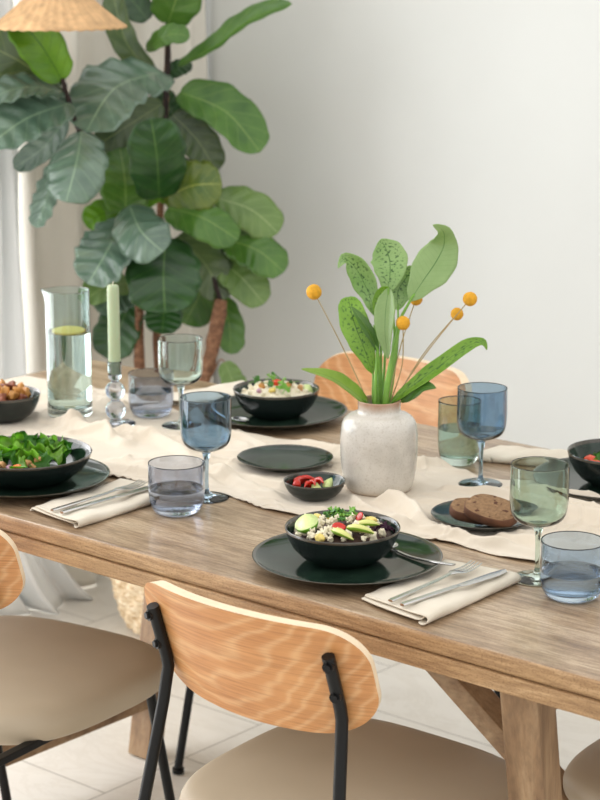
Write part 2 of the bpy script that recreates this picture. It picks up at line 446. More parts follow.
# ---------------------------------------------------------------- table
TX0, TX1, TY0, TY1, TZ = -1.30, .60, -.146, .748, .75
tb = empty('dining_table', ((TX0+TX1)/2, (TY0+TY1)/2, 0), 0, 'long light brown wooden dining table with a thick grooved edge set for four', 'table')
TO = Vector(tb.location)
def tpart(name, bm, m, **k):
    bmesh.ops.translate(bm, verts=bm.verts[:], vec=-TO); return fin(bm, name, m, tb, **k)
bm = bmesh.new()
nx, ny = 120, 1   # top slab with a soft, slightly uneven edge
add_box(bm, (TX0, TY0, TZ-.0255), (TX1, TY1, TZ), .0075, 5)
bm.normal_update()
for f in bm.faces:
    if abs(f.normal.z) < .75: f.material_index = 1
tpart('tabletop', bm, [M['top'], M['edge']], smooth=True, angle=R(30))
bm = bmesh.new()
add_box(bm, (TX0+.002, TY0+.0005, TZ-.0515), (TX1-.002, TY0+.05, TZ-.0270), .003)
add_box(bm, (TX0+.02, TY0+.006, TZ-.030), (TX1-.02, TY1-.006, TZ-.0254))
add_box(bm, (TX0+.002, TY1-.05, TZ-.0515), (TX1-.002, TY1-.001, TZ-.0275), .003)
add_box(bm, (TX0+.002, TY0+.05, TZ-.0515), (TX0+.05, TY1-.05, TZ-.0275), .003)
add_box(bm, (TX1-.05, TY0+.05, TZ-.0515), (TX1-.002, TY1-.05, TZ-.0275), .003)
tpart('apron', bm, M['edge'], smooth=False)
for X in (-.99, .365):
    for yt, yb in ((-.085, .03), (.685, .57)):
        bm = bmesh.new(); add_beam(bm, (X, yb, 0), (X, yt, .699), .058, .042, Vector((1,0,0)), .003)
        # cut feet and tops level
        bmesh.ops.bisect_plane(bm, geom=bm.verts[:]+bm.edges[:]+bm.faces[:], plane_co=(0,0,.001), plane_no=(0,0,-1), clear_outer=True)
        tpart('leg', bm, M['leg'], smooth=False)
    bm = bmesh.new(); RZ = .14 if X < 0 else .185
    add_beam(bm, (X, .02, RZ), (X, .58, RZ), .05, .06, Vector((1,0,0)), .003)
    tpart('trestle_rail', bm, M['beam'], smooth=False)
    bm = bmesh.new(); add_beam(bm, (X, -.07, .675), (X, .67, .675), .05, .046, Vector((1,0,0)), .003)
    tpart('top_rail', bm, M['beam'], smooth=False)
cx = (-.99+.405)/2
for s in (-1, 1):
    bm = bmesh.new(); add_beam(bm, ((.375, .3, .212) if s > 0 else (-.975, .3, .165)), ((-.275, .3, .667) if s > 0 else (-.305, .3, .64)), .05, .036, Vector((0,1,0)), .003)
    tpart('brace', bm, M['beam'], smooth=False)

# ---------------------------------------------------------------- chairs
def make_chair(label, group=None):
    t = empty('dining_chair', (0,0,0), 0, label, 'chair', group)
    # seat cushion: rounded superellipse pad
    bm = bmesh.new(); n = 72
    prof = [(0,.405),(.5,.406),(.80,.409),(.93,.414),(.985,.424),(1.0,.438),(.985,.450),(.94,.460),(.85,.4655),(.7,.468),(.45,.470),(0,.471)]
    prof = smooth_prof(prof, 3)
    def shape(a, k):
        c, s = math.cos(a), math.sin(a); e = 2/3.2
        x = .222*abs(c)**e*(1 if c > 0 else -1); y = .222*abs(s)**e*(1 if s > 0 else -1)
        x *= 1 + .06*(y/.222)   # a little wider in front
        return x*k, y*k
    rings = []
    for (k, z) in prof:
        if k < 1e-4: rings.append([bm.verts.new((0,0,z))]); continue
        rings.append([bm.verts.new((*shape(2*PI*i/n, k), z)) for i in range(n)])
    for A, B in zip(rings, rings[1:]):
        for i in range(n):
            j = (i+1) % n
            if len(A) == 1: bm.faces.new((A[0], B[i], B[j]))
            elif len(B) == 1: bm.faces.new((A[i], A[j], B[0]))
            else: bm.faces.new((A[i], A[j], B[j], B[i]))
    fin(bm, 'seat', M['leather'], t)
    # curved plywood backrest
    bm = bmesh.new(); HW, TH = .201, .018; na, nb = 48, 24
    Rc = .42
    def bp(u, v, off):   # u,v in -1..1 ; off: 0 outer face .. 1 inner face
        # rounded outline: squash the height near the ends
        x = u*HW
        e = abs(u)
        et = max(0, (e-.66)/.34); eb = max(0, (e-.48)/.52)
        top = .803 - .004*e*e - .050*(1-math.sqrt(max(0, 1-et**2.2)))
        bot = .637 + .014*e*e + .060*(1-math.sqrt(max(0, 1-eb**2.2)))
        z = bot + (top-bot)*(v*.5+.5)
        lean = -(z-.637)*.33
        th = x/Rc
        r = Rc - TH*off
        return Vector((r*math.sin(th), -.222 - r*math.cos(th) + Rc + lean, z - .013))
    def face_grid(off):
        g = []
        for i in range(na+1):
            u = math.sin((i/na-.5)*PI)
            g.append([bm.verts.new(bp(u, -1+2*j/nb, off)) for j in range(nb+1)])
        return g
    A = face_grid(0); B = face_grid(1)
    for g in (A, B):
        for i in range(na):
            for j in range(nb): bm.faces.new((g[i][j], g[i+1][j], g[i+1][j+1], g[i][j+1]))
    def strip(a, b):
        for k in range(len(a)-1):
            f = bm.faces.new((a[k], a[k+1], b[k+1], b[k])); f.material_index = 1
    strip([A[i][0] for i in range(na+1)], [B[i][0] for i in range(na+1)])
    strip([A[i][nb] for i in range(na+1)], [B[i][nb] for i in range(na+1)])
    strip(A[0], B[0]); strip(A[na], B[na])
    fin(bm, 'backrest', [M['veneer'], M['ply']], t, angle=R(40))
    for s in (-1, 1):
        # rear post: runs up outside the backrest and down to the floor
        th = s*.150/Rc
        def outer(z, gap=.0085):
            lean = -(z-.637)*.33; r = Rc + gap
            return Vector((r*math.sin(th), -.222 - r*math.cos(th) + Rc + lean, z - .012))
        p1 = outer(.765); p2 = outer(.690); p3 = p2 + Vector((0, .004, -.03))
        foot = Vector((s*.215, -.335, .012))
        bm = bmesh.new()
        pts = [p1, outer(.73), p2, p2.lerp(p3, .6)+Vector((0,.0015,0)), p3.lerp(foot, .06), p3.lerp(foot, .4), foot]
        add_tube(bm, pts, .0085, 16)
        po = fin(bm, 'back_post', M['black'], t, angle=R(40))
        bm = bmesh.new(); add_tube(bm, [foot+Vector((0,0,0)), foot+Vector((0,-.001,-.011))], .011, 14)
        fin(bm, 'foot_cap', M['black'], po, angle=R(40))
        nout = Vector((math.sin(th), -math.cos(th), 0))
        for z in (.752, .708):
            c = outer(z); bm = bmesh.new()
            add_tube(bm, [c+nout*.006, c+nout*.010], .0075, 16); add_tube(bm, [c+nout*.010, c+nout*.014], .005, 6)
            fin(bm, 'bolt', M['black'], t, angle=R(30))
        a = Vector((s*.182, .13, .408)); f = Vector((s*.192, .215, .012))
        bm = bmesh.new(); add_tube(bm, [a, a.lerp(f, .5), f], .0085, 16)
        lg = fin(bm, 'front_leg', M['black'], t, angle=R(40))
        bm = bmesh.new(); add_tube(bm, [f+Vector((0,0,.012)), f+Vector((0,0,-.001)), f+Vector((0,0,-.0015)), f+Vector((0,0,-.011))], [.007,.007,.012,.012], 14)
        fin(bm, 'foot_cap', M['black'], lg, angle=R(40))
        # side rail under the seat
        zp = .419
        k = (p3.z-zp)/(p3.z-foot.z); pr = p3.lerp(foot, k)
        bm = bmesh.new(); add_beam(bm, pr, (s*.182, .15, .417), .016, .012, Vector((1,0,0)), .002)
        fin(bm, 'side_rail', M['black'], t, smooth=False)
    return t
chairs = [
    ((.061,-.058), 1, 'light oak dining chair with taupe seat nearest the camera at the near table side'),
    ((-.655,-.062), 9, 'oak and taupe dining chair at the left end of the near table side'),
    ((-.685,.765), 180, 'oak backed dining chair across the table behind the vase of green leaves'),
    ((.09,.80), 180, 'dining chair mostly hidden under the far right place setting'),
    ((.452,.345), 90, 'taupe seated dining chair at the right head of the table'),
]
c0 = make_chair(chairs[0][2], 'oak backed dining chairs round the table')
for i, ((x, y), a, lb) in enumerate(chairs):
    o = c0 if i == 0 else copy_tree(c0)
    o.location = (x, y, .001); o.rotation_euler = (0, 0, R(a)); o['label'] = lb

# ---------------------------------------------------------------- linen runner
def near_y(x):
    return .02*math.exp(-((x+.395)/.06)**2) + .018*math.exp(-((x-.234)/.06)**2) + .155 + .014*math.sin(3.1*x+.6) + .010*math.sin(9*x+1) + .022*max(0, x-.0)/.7 - .04*math.exp(-((x+.60)/.16)**2) + .004*math.sin(31*x)
def far_y(x):
    return .510 - .022*math.exp(-((x+.66)/.1)**2) - .02*math.exp(-((x-.07)/.1)**2) + .012*math.sin(4*x+1.1) + .008*math.sin(13*x) + .05*math.exp(-((x+1.05)/.2)**2) + .004*math.sin(27*x+2) + .02*math.exp(-((x+.02)/.10)**2)
flat_spots = [(-.969,.371,.05), (-.849,.372,.04), (-.848,.463,.045), (-.75,.441,.038), (-.215,.345,.06), (-.106,.472,.038), (-.260,.236,.04), (.025,.298,.05), (-.424,.354,.05), (-.398,.140,.038), (-1.03,.26,.05), (.23,.138,.04), (-.96,.12,.05)]
rr = random.Random(12)
ridges = []
def ridge(x0, y0, x1, y1, h, wd, bend=0.0): ridges.append((Vector((x0,y0)), Vector((x1,y1)), h*1.7, wd*.9, bend))
ridge(-.60,.20,-.22,.235,.007,.012,.02); ridge(-.55,.28,-.30,.205,.006,.010,-.02); ridge(-.75,.33,-.55,.26,.008,.013,.02)
ridge(-1.2,.30,-.72,.27,.010,.016,.03); ridge(-.95,.33,-.62,.36,.007,.012,-.015); ridge(-.70,.44,-.52,.42,.006,.010,.01)
ridge(-.16,.285,-.05,.235,.013,.014,.012); ridge(-.20,.262,-.06,.205,.010,.012,-.02); ridge(-.12,.40,.05,.41,.010,.012,.02)
ridge(-.05,.22,.25,.215,.006,.010,-.01); ridge(.06,.42,.40,.36,.012,.015,.02); ridge(.02,.47,.35,.46,.010,.012,-.02)
ridge(-.33,.47,-.05,.545,.009,.012,.015); ridge(-.10,.43,.10,.52,.008,.011,0); ridge(-.50,.49,-.28,.43,.006,.010,.015)
ridge(.10,.25,.45,.29,.006,.012,.01); ridge(-.45,.17,-.2,.19,.005,.008,.01); ridge(-.65,.16,-.45,.22,.006,.011,-.02)
ridge(-.93,.44,-.70,.52,.009,.012,.01); ridge(-1.1,.42,-.92,.45,.012,.013,0); ridge(-.90,.31,-.84,.44,.008,.010,.0)
for _ in range(80):
    x = rr.uniform(-1.25,.65); y = rr.uniform(.18,.5); a = rr.gauss(0, .5); L = rr.uniform(.05,.14)
    ridge(x, y, x+L*math.cos(a), y+L*math.sin(a), rr.uniform(.002,.0048), rr.uniform(.005,.010), rr.uniform(-.02,.02))
def ridge_h(p):
    h = 0
    for a, b, hh, wd, bend in ridges:
        d = b-a; L2 = d.length_squared; t = (p-a).dot(d)/L2
        if t < -.25 or t > 1.25: continue
        tt = min(1, max(0, t)); L = math.sqrt(L2); nrm = Vector((-d.y, d.x))/L
        dist = (p-a).dot(nrm) - bend*4*tt*(1-tt); over = (t-tt)*L
        q = (dist*dist + over*over*.5)/(wd*wd)
        if q < 9: h += hh*math.exp(-q)*(.35+.65*math.sin(PI*min(1, max(0, (t+.25)/1.5))))
    return h
def cloth_z(x, y, edge=0):
    h = ridge_h(Vector((x, y))) + .0012*mn.noise(Vector((x*30, y*30, 1))) + .0006
    q = mn.noise(Vector((x*16 + 3*mn.noise(Vector((x*7, y*9, 3))), y*34, 5))); h += .0042*max(0, 1-abs(q)*4.5)**2 * max(0, min(1, .5+1.5*mn.noise(Vector((x*5, y*7, 9)))))
    k = 1.0
    for sx, sy, r in flat_spots:
        d = math.hypot(x-sx, y-sy)
        if d < r+.03: k = min(k, max(0, (d-r-.004)/.026))
    return .7512 + max(0, h)*k + .0003
bm = bmesh.new(); NX, NY = 760, 150; g = []
for i in range(NX+1):
    x = -1.28 + 1.84*i/NX; a, b = near_y(x), far_y(x); row = []
    for j in range(NY+1):
        y = a + (b-a)*j/NY; e = min(j, NY-j)/NY
        row.append(bm.verts.new((x + .003*math.sin(y*40), y, cloth_z(x, y) + .0022*math.exp(-e/.012)*max(0, math.sin(x*44+ (3 if j > NY/2 else 0)*1.0)+.2))))
    g.append(row)
for i in range(NX):
    for j in range(NY): bm.faces.new((g[i][j], g[i+1][j], g[i+1][j+1], g[i][j+1]))
ro = fin(bm, 'table_runner', M['runner'], recalc=False)
sm = ro.modifiers.new('s', 'SOLIDIFY'); sm.thickness = .0011; sm.offset = 1
tag(ro, 'cream linen runner crumpled along the middle of the table', 'table runner')
CT = .7527  # top of the cloth where it lies flat
TT = .7503  # table surface

# ---------------------------------------------------------------- crockery
PL = [(0,.0035),(.068,.0035),(.072,0),(.078,0),(.081,.0035),(.110,.0085),(.128,.0145),(.1342,.0180),(.1350,.0192),(.1338,.0196),(.130,.0178),(.124,.0150),(.110,.0116),(.092,.0090),(.078,.0082),(0,.0080)]
def plate(loc, scale, label, group, name='dinner_plate', cat='plate', hs=1.0):
    bm = bmesh.new(); pr = [(r*scale, z*hs) for r, z in PL]
    add_lathe(bm, pr, 96, matfn=lambda i: 2 if 7 <= i <= 9 else (1 if i < 7 else 0))
    o = fin(bm, name, [M['green'], M['greenout'], M['rim']], loc=loc, angle=R(50)); return tag(o, label, cat, group)
BW = [(0,.003),(.034,.003),(.036,0),(.041,0),(.044,.0025),(.058,.011),(.069,.024),(.0755,.038),(.0790,.050),(.0797,.0535),(.0790,.0548),(.0775,.0540),(.0758,.049),(.072,.038),(.0655,.026),(.055,.015),(.040,.0085),(0,.0070)]
def bowl(loc, rs, hs, label, group=None, prof=BW, name='bowl'):
    bm = bmesh.new(); pr = [(r*rs, z*hs) for r, z in prof]
    add_lathe(bm, pr, 96, matfn=lambda i: 2 if 8 <= i <= 11 else (1 if i < 8 else 0))
    o = fin(bm, name, [M['green'], M['greenout'], M['rim']], loc=loc, angle=R(50)); return tag(o, label, 'bowl', group)
GP = 'dark green dinner plates'
plate((0,0,TT), 1, 'dark green dinner plate nearest the camera, under the avocado salad bowl', GP)
plate((-.668,-.006,TT), 1, 'dark dinner plate under the leafy green salad bowl at the left edge', GP)
plate((-.660,.595,TT), 1, 'dark green dinner plate at the far side under the bowl of white grains', GP)
plate((.068,.602,TT), 1, 'dark dinner plate cut off by the right edge of the photo', GP)
plate((-.424,.354,CT), .60, 'empty small green side plate lying on the cream runner', 'small side plates', 'side_plate', hs=.8)
plate((.025,.298,CT), .60, 'small dark side plate carrying two slices of brown bread', 'small side plates', 'side_plate', hs=.8)
PZ = TT + .0082
bowl((-.009,0,PZ), 1.03, .93, 'dark bowl of avocado and feta salad on the near right plate', 'dark green serving bowls')
bowl((-.655,.595,PZ), 1, .95, 'dark bowl heaped with white grains on the far plate', 'dark green serving bowls')
bowl((-.670,-.006,PZ), 1.36, .88, 'wide dark bowl of green leaf salad at the left edge', 'dark green serving bowls')
bowl((.072,.602,PZ), 1.03, 1.0, 'dark bowl with tomato and lettuce cut off by the right edge', 'dark green serving bowls')
bowl((-1.03,.262,CT), .86, .92, 'deep grey-green bowl heaped with roasted potatoes at the left edge', 'dark green serving bowls')
bowl((-.985,.135,TT+.0006), .66, .62, 'small grey bowl just peeking in at the left edge', 'small dip bowls', name='dip_bowl')
bowl((-.260,.236,CT), .62, .54, 'small dark dip bowl of red chillies and lime beside the white vase', 'small dip bowls', name='dip_bowl')

# ---------------------------------------------------------------- glassware
TUM = [(0,0),(.024,0),(.031,.0015),(.037,.006),(.0410,.014),(.0430,.026),(.0438,.042),(.0437,.060),(.0436,.0788),(.0433,.0793),(.0429,.0795),(.0426,.0793),(.0424,.0788),(.0425,.060),(.0424,.042),(.0415,.027),(.0390,.0175),(.034,.0125),(.026,.0105),(0,.0100)]
def glassobj(prof, loc, m, name, label, cat, group, n=80, rfn=None):
    bm = bmesh.new(); add_lathe(bm, smooth_prof(prof, 3), n, rfn=rfn)
    return tag(fin(bm, name, m, loc=loc), label, cat, group)
def water(loc, inner, level, label, name='water'):
    """body of water filling a vessel whose inside profile is given bottom to top"""
    pts = [p for p in inner if p[1] < level]
    r = inner[-1][0]
    for (r0, z0), (r1, z1) in zip(inner, inner[1:]):
        if z0 <= level <= z1: r = r0 + (r1-r0)*(level-z0)/(z1-z0)
    e = .00025
    prof = [(0, inner[0][1]-e)] + [(p[0]+e, p[1]-e) for p in pts[1:]] + [(r+e, level-.0002), (r-.0016, level-.0011), (r-.005, level-.0013), (0, level-.0013)]
    bm = bmesh.new(); add_lathe(bm, prof, 80)
    return tag(fin(bm, name, M['water'], loc=loc, angle=R(40)), label, 'water')
def tumbler(loc, m, label, lvl, wl, hs=1.0, rs=1.0):
    pr = [(r*rs, z*hs) for r, z in TUM]
    glassobj(pr, loc, m, 'tumbler', label, 'glass', 'stemless tumblers of water')
    inner = [(r*rs, z*hs) for r, z in smooth_prof(TUM, 3)][::-1]
    inner = [p for p in inner if p[0] < .0425*rs and p[1] >= .0099*hs][:19]
    inner = sorted(inner, key=lambda p: (round(p[1], 6), p[0]))
    water(loc, inner, lvl, wl)
tumbler((-.374,.040,TT), M['ggrey'], 'smoky blue tumbler of water beside the left napkin', .040, 'water half filling the smoky tumbler by the left napkin')
tumbler((.314,.096,TT), M['gblue2'], 'blue tumbler of water at the right edge of the photo', .038, 'water half filling the blue tumbler at the right edge')
tumbler((-.848,.463,CT), M['ggrey'], 'clear grey tumbler of water behind the candle holder', .047, 'water in the tumbler behind the candle holder', rs=.96, hs=1.0)
tumbler((-.216,.563,TT), M['ggreen'], 'tall pale green tumbler behind the blue wine glass', .062, 'water in the pale green tumbler behind the blue wine glass', hs=1.36, rs=.83)
WG = [(0,0),(.033,0),(.0342,.0008),(.033,.0019),(.020,.0036),(.0075,.007),(.0040,.013),(.0034,.028),(.0036,.052),(.0048,.066),(.0085,.0765),(.020,.0805),(.031,.0860),(.0375,.0950),(.0402,.1080),(.0408,.125),(.0405,.148),(.0402,.1655),(.0400,.1661),(.0397,.1664),(.0394,.1661),(.0392,.1655),(.0395,.148),(.0397,.125),(.0391,.1085),(.0364,.0965),(.030,.0885),(.020,.0835),(.008,.0815),(0,.0812)]
def wine(loc, m, label, hs=1.0):
    bm = bmesh.new(); add_lathe(bm, smooth_prof([(r, z*hs) for r, z in WG], 3), 80)
    tag(fin(bm, 'wine_glass', m, loc=loc), label, 'wine glass', 'coloured wine glasses')
wine((-.395,.130,TT+.0004), M['gblue'], 'blue wine glass standing behind the smoky tumbler at left', .985)
wine((-.106,.472,CT), M['gblue'], 'deep blue wine glass between the vase and the right edge', .965)
wine((.234,.131,TT+.0004), M['ggreen'], 'green wine glass in front of the brown bread plate', .99)
wine((-.750,.441,CT), M['gteal'], 'pale teal wine glass in the back beside the candle', .97)
# carafe with a lip drawn out to the left of the photo
sp_a = math.atan2(-RT.y, -RT.x)
CAR = [(0,0),(.037,0),(.0405,.002),(.0415,.006),(.0415,.06),(.0412,.12),(.0410,.18),(.0412,.225),(.0414,.2335),(.0412,.2343),(.0408,.2347),(.0404,.2343),(.0402,.2335),(.0398,.225),(.0394,.18),(.0396,.12),(.0398,.06),(.0395,.022),(.036,.0155),(.026,.0135),(0,.013)]
def lip(r, z, a):
    d = (a-sp_a+PI) % (2*PI) - PI
    k = math.exp(-(d/.22)**2)*max(0, (z-.214)/.02)**1.6
    return r*(1+.17*k), z + .0015*k
glassobj(CAR, (-.969,.371,CT), M['gteal'], 'carafe', 'tall pale teal glass carafe of lemon water at the left', 'carafe', None, 96, lip)
inn = [(0,.013),(.026,.0135),(.036,.0155),(.0395,.022),(.0398,.06),(.0396,.12),(.0394,.18)]
water((-.969,.371,CT), inn, .158, 'lemon water filling the tall carafe')
M['rind'] = simple('lemon_rind', (206,176,50), .4); M['flesh'] = simple('lemon_flesh', (232,214,120), .35, .12, 300)
for k, (dx, dy, dz, tx) in enumerate([(.006,-.004,.1575,.05), (-.005,.006,.1535,-.04)]):
    bm = bmesh.new(); add_lathe(bm, [(0,0),(.028,0),(.0305,.0008),(.0312,.002),(.0305,.0032),(.028,.004),(0,.004)], 40, matfn=lambda i: 1 if 1 <= i <= 4 else 0)
    tag(fin(bm, 'lemon_slice', [M['flesh'], M['rind']], loc=(-.969+dx,.371+dy,CT+dz), rot=(tx,.04,0), angle=R(40)),
        ('upper lemon slice floating on the water in the carafe','lower lemon slice just under the other in the carafe')[k], 'lemon slice', 'lemon slices in the carafe')
# candle holder of stacked glass bubbles, and its candle
CH = [(0,0),(.034,0),(.0355,.0012),(.034,.003),(.020,.005),(.0095,.008),(.0075,.010)]
for c, r in ((.0265,.0185), (.0625,.0180)):
    for k in range(9):
        a = -PI/2 + PI*(k+1)/10*1.0
        CH.append((max(.0072, r*math.cos(a)), c + r*math.sin(a)))
CH += [(.0075,.0825),(.0105,.0850),(.0120,.089),(.0122,.100),(.0128,.1155),(.0122,.1165),(.0114,.1155),(.0112,.100),(.0108,.0925),(0,.092)]
bm = bmesh.new(); add_lathe(bm, smooth_prof(CH, 2), 64)
tag(fin(bm, 'candle_holder', M['gclear'], loc=(-.849,.372,CT)), 'clear glass candle holder of two stacked bubbles on a disc foot', 'candle holder')
M['wax'] = simple('sage_wax', (172,186,150), .45, .04, 30); M['wax'].node_tree.nodes['Principled BSDF'].inputs['Subsurface Weight'].default_value = .15
M['wax'].node_tree.nodes['Principled BSDF'].inputs['Subsurface Scale'].default_value = .01
cd_ = empty('candle', (-.849,.372,CT+.0925), 0, 'sage green taper candle in the glass bubble holder', 'candle')
bm = bmesh.new(); add_lathe(bm, [(0,0),(.0100,0),(.0108,.002),(.0111,.03),(.0108,.154),(.0104,.1615),(.0085,.1645),(.003,.1635),(0,.1628)], 40); fin(bm, 'wax_body', M['wax'], cd_)
bm = bmesh.new(); add_tube(bm, curve3([(0,0,.162),(.0003,0,.167),(.001,.0003,.171)], 4), .0010, 8); fin(bm, 'wick', simple('wick', (210,200,180), .8), cd_)

# ---------------------------------------------------------------- vase
VS = [(0,.001),(.040,.001),(.046,.0),(.052,.004),(.0575,.018),(.0610,.045),(.0622,.075),(.0615,.098),(.0580,.1140),(.0490,.1235),(.0390,.1270),(.0350,.1300),(.0340,.1360),(.0345,.1460),(.0340,.1485),(.0325,.1480),(.0315,.1440),(.0312,.1320),(.036,.1240),(.054,.112),(.0585,.09),(.0585,.05),(.052,.012),(0,.007)]
bm = bmesh.new(); add_lathe(bm, smooth_prof(VS, 3), 96)
VL = Vector((-.215,.343,CT-.001))
tag(fin(bm, 'vase', M['vase'], loc=VL), 'speckled cream ceramic vase with brown rim holding leaves and yellow balls', 'vase')

# ---------------------------------------------------------------- leaves
def blade(name, pts, width, nrm, m, parent=None, org=(0,0,0), prof=None, cup=.25, rip=.0, nrip=7, wav=.03, seed=0, nu=26, nvv=12, curlv=0.0, thick=.0007):
    """a leaf blade following a spine, with its own cup, side-vein ripples and wavy edge"""
    pf = prof or [(0,.04),(.08,.30),(.2,.52),(.4,.72),(.6,.92),(.75,1.0),(.88,.88),(.96,.55),(1,.06)]
    def W_(t):
        for (a, x), (b, y) in zip(pf, pf[1:]):
            if a <= t <= b:
                s = (t-a)/(b-a); s = s*s*(3-2*s)*.5 + s*.5; return x+(y-x)*s
        return pf[-1][1]
    sp = curve3(pts, nu); k = len(sp)-1; nrm = Vector(nrm).normalized(); org = Vector(org)
    bm = bmesh.new(); uvl = bm.loops.layers.uv.new('UVMap'); g = []; uvs = {}
    for i, p in enumerate(sp):
        t = i/k; tt = t**.9 if False else t
        tan = (sp[min(i+1, k)]-sp[max(i-1, 0)]).normalized()
        side = tan.cross(nrm).normalized(); nn = side.cross(tan).normalized(); row = []
        for j in range(-nvv//2, nvv//2+1):
            s = j/(nvv/2); wdt = width*.5*W_(tt)
            e = 1 + wav*math.sin(t*23+seed*1.7+(1 if s > 0 else 0)*2.1)*abs(s)
            off = cup*wdt*(abs(s)**1.7) + rip*math.sin(2*PI*(nrip*t - .85*abs(s)) + seed)*min(1, abs(s)*2.2)*W_(tt)
            off += wav*.5*wdt*math.sin(t*11+seed+(2.5 if s > 0 else 0))*abs(s)**2 + curlv*wdt*s
            v = bm.verts.new(p - org + side*(s*wdt*e) + nn*off); uvs[v] = (t, s*.5+.5); row.append(v)
        g.append(row)
    for a, b in zip(g, g[1:]):
        for j in range(len(a)-1):
            f = bm.faces.new((a[j], a[j+1], b[j+1], b[j]))
            for lp in f.loops: lp[uvl].uv = uvs[lp.vert]
    o = fin(bm, name, m, parent, recalc=False)
    sd = o.modifiers.new('s', 'SOLIDIFY'); sd.thickness = thick; sd.offset = 0
    return o
LANCE = [(0,.05),(.08,.38),(.22,.78),(.38,1.0),(.55,.94),(.72,.70),(.86,.38),(.95,.15),(1,.02)]
DV = 3.2
mouth = lambda dx, dy: VL + Vector((dx, dy, .142))
def to_cam(p): return (CAM - Vector(p)).normalized()
def vleaf(label, spine, width, m, dep=(0,0,0), tilt=(0,0,0), stalk=None, srad=.0024, prof=LANCE, cup=.3, rip=0.0, tail=None, **k):
    t = empty('leafy_stem', VL+Vector((0,0,.14)), 0, label, 'leaf', 'spotted green leaves in the vase')
    org = Vector(t.location)
    pts = [at(x, y, DV+d) for (x, y), d in zip(spine, dep)]
    nr = to_cam(pts[1]) + RT*tilt[0] + UP*tilt[1] + FW*tilt[2]
    k.setdefault('wav', .012); blade('leaf_blade', pts, width, nr, m, t, org, prof, cup, rip, nrip=9, **k)
    sp = [at(x, y, DV+d) for x, y, d in stalk] if stalk else []
    sp = sp + [pts[0], pts[0].lerp(pts[1], .35)]
    bm = bmesh.new(); c = curve3(sp, 18); add_tube(bm, [p-org for p in c], [srad*1.35, srad*.6], 10, flat=.8)
    fin(bm, 'stalk', M['astem'], t)
    return t
P1 = 1/ (2000/3.2)   # metres per pixel there
vleaf('largest upright pale leaf with hooked tip at the top right of the bunch', [(410,301),(423,281),(436,262),(444,245),(443,231),(433,225)], 40*P1, M['af'], (.0,.01,.02,.02,.0,-.015), (.15,.1,0), [(384,410,0),(391,372,0),(396,330,0)], .0028, cup=.12, curlv=.35, rip=.0006, prof=[(0,.06),(.1,.5),(.28,.95),(.42,1.0),(.6,.72),(.75,.42),(.9,.16),(1,.03)])
vleaf('spotted pointed-oval leaf standing at the top centre of the bunch', [(387,292),(390,275),(389,257),(381,239)], 38*P1, M['ag'], (.02,.02,.03,.03), (-.05,0,0), [(380,410,.01),(384,372,.02),(386,330,.02)], .002, prof=[(0,.06),(.15,.45),(.4,.85),(.62,1.0),(.8,.80),(.93,.35),(1,.04)], cup=.18)
vleaf('narrow spotted leaf with a curled hook tip at upper left', [(377,318),(368,292),(357,270),(345,259),(338,268)], 25*P1, M['ag'], (0,.01,0,-.02,-.04), (.1,.1,0), [(376,410,0),(377,372,0),(378,340,0)], .0026, prof=[(0,.08),(.15,.6),(.35,1),(.55,.9),(.75,.5),(.9,.2),(1,.03)])
vleaf('broad fresh green leaf leaning left below the hooked one', [(373,374),(364,348),(354,322),(348,297)], 30*P1, M['ab'], (.0,-.01,-.01,.01), (.1,0,0), [(374,410,0),(373,392,0)], .0020, cup=.15, prof=[(0,.05),(.15,.42),(.4,.88),(.65,1.0),(.85,.82),(.95,.55),(1,.2)])
vleaf('slim dark green leaf folded against the broad left one', [(378,352),(370,334),(360,318),(351,306)], 12*P1, M['fm'], (-.02,-.02,-.02,-.02), (.6,0,0), [(378,410,-.005),(379,375,-.01)], .0022)
vleaf('furled light green leaf hanging in the middle of the bunch', [(389,288),(386,308),(385,332),(388,359)], 21*P1, M['af'], (-.02,-.03,-.035,-.03), (-.2,0,0), [(384,410,-.01),(394,360,-.01),(393,310,-.01)], .0018, cup=.5)
vleaf('small green leaf edge just behind the furled one', [(381,322),(379,305),(383,292),(390,288)], 15*P1, M['ab'], (.0,.0,.0,.0), (.2,0,0), [(381,410,.0),(381,360,.0)], .0018)
vleaf('spotted leaf half hidden behind the largest pale leaf', [(398,310),(398,292),(406,278),(416,266)], 32*P1, M['ag'], (.03,.035,.04,.05), (0,0,0), [(388,410,.01),(395,365,.02),(398,335,.02)], .002, cup=.2)
vleaf('yellow green leaf arching down to the left over the vase rim', [(367,404),(352,391),(330,377),(301,369)], 22*P1, M['ay'], (0,-.02,-.05,-.08), (.1,.9,0), [(372,412,.0)], .0030, cup=.3, prof=[(0,.3),(.1,.6),(.3,.95),(.5,1.0),(.7,.7),(.88,.3),(1,.03)])
vleaf('long narrow leaf sweeping right with a drooping tip', [(392,402),(412,386),(438,367),(466,347),(482,342),(487,350)], 16*P1, M['ab'], (0,-.01,-.02,-.02,-.02,-.02), (0,.5,0), [(385,410,.0)], .0026, cup=.35, prof=[(0,.2),(.12,.6),(.35,1.0),(.6,.9),(.8,.5),(.92,.2),(1,.03)])
vleaf('short dark spotted leaf low at the right of the vase mouth', [(401,402),(412,393),(424,387),(436,388)], 20*P1, M['fm'], (0,-.01,-.02,-.03), (0,.8,0), [(388,412,.0)], .0018, cup=.2)
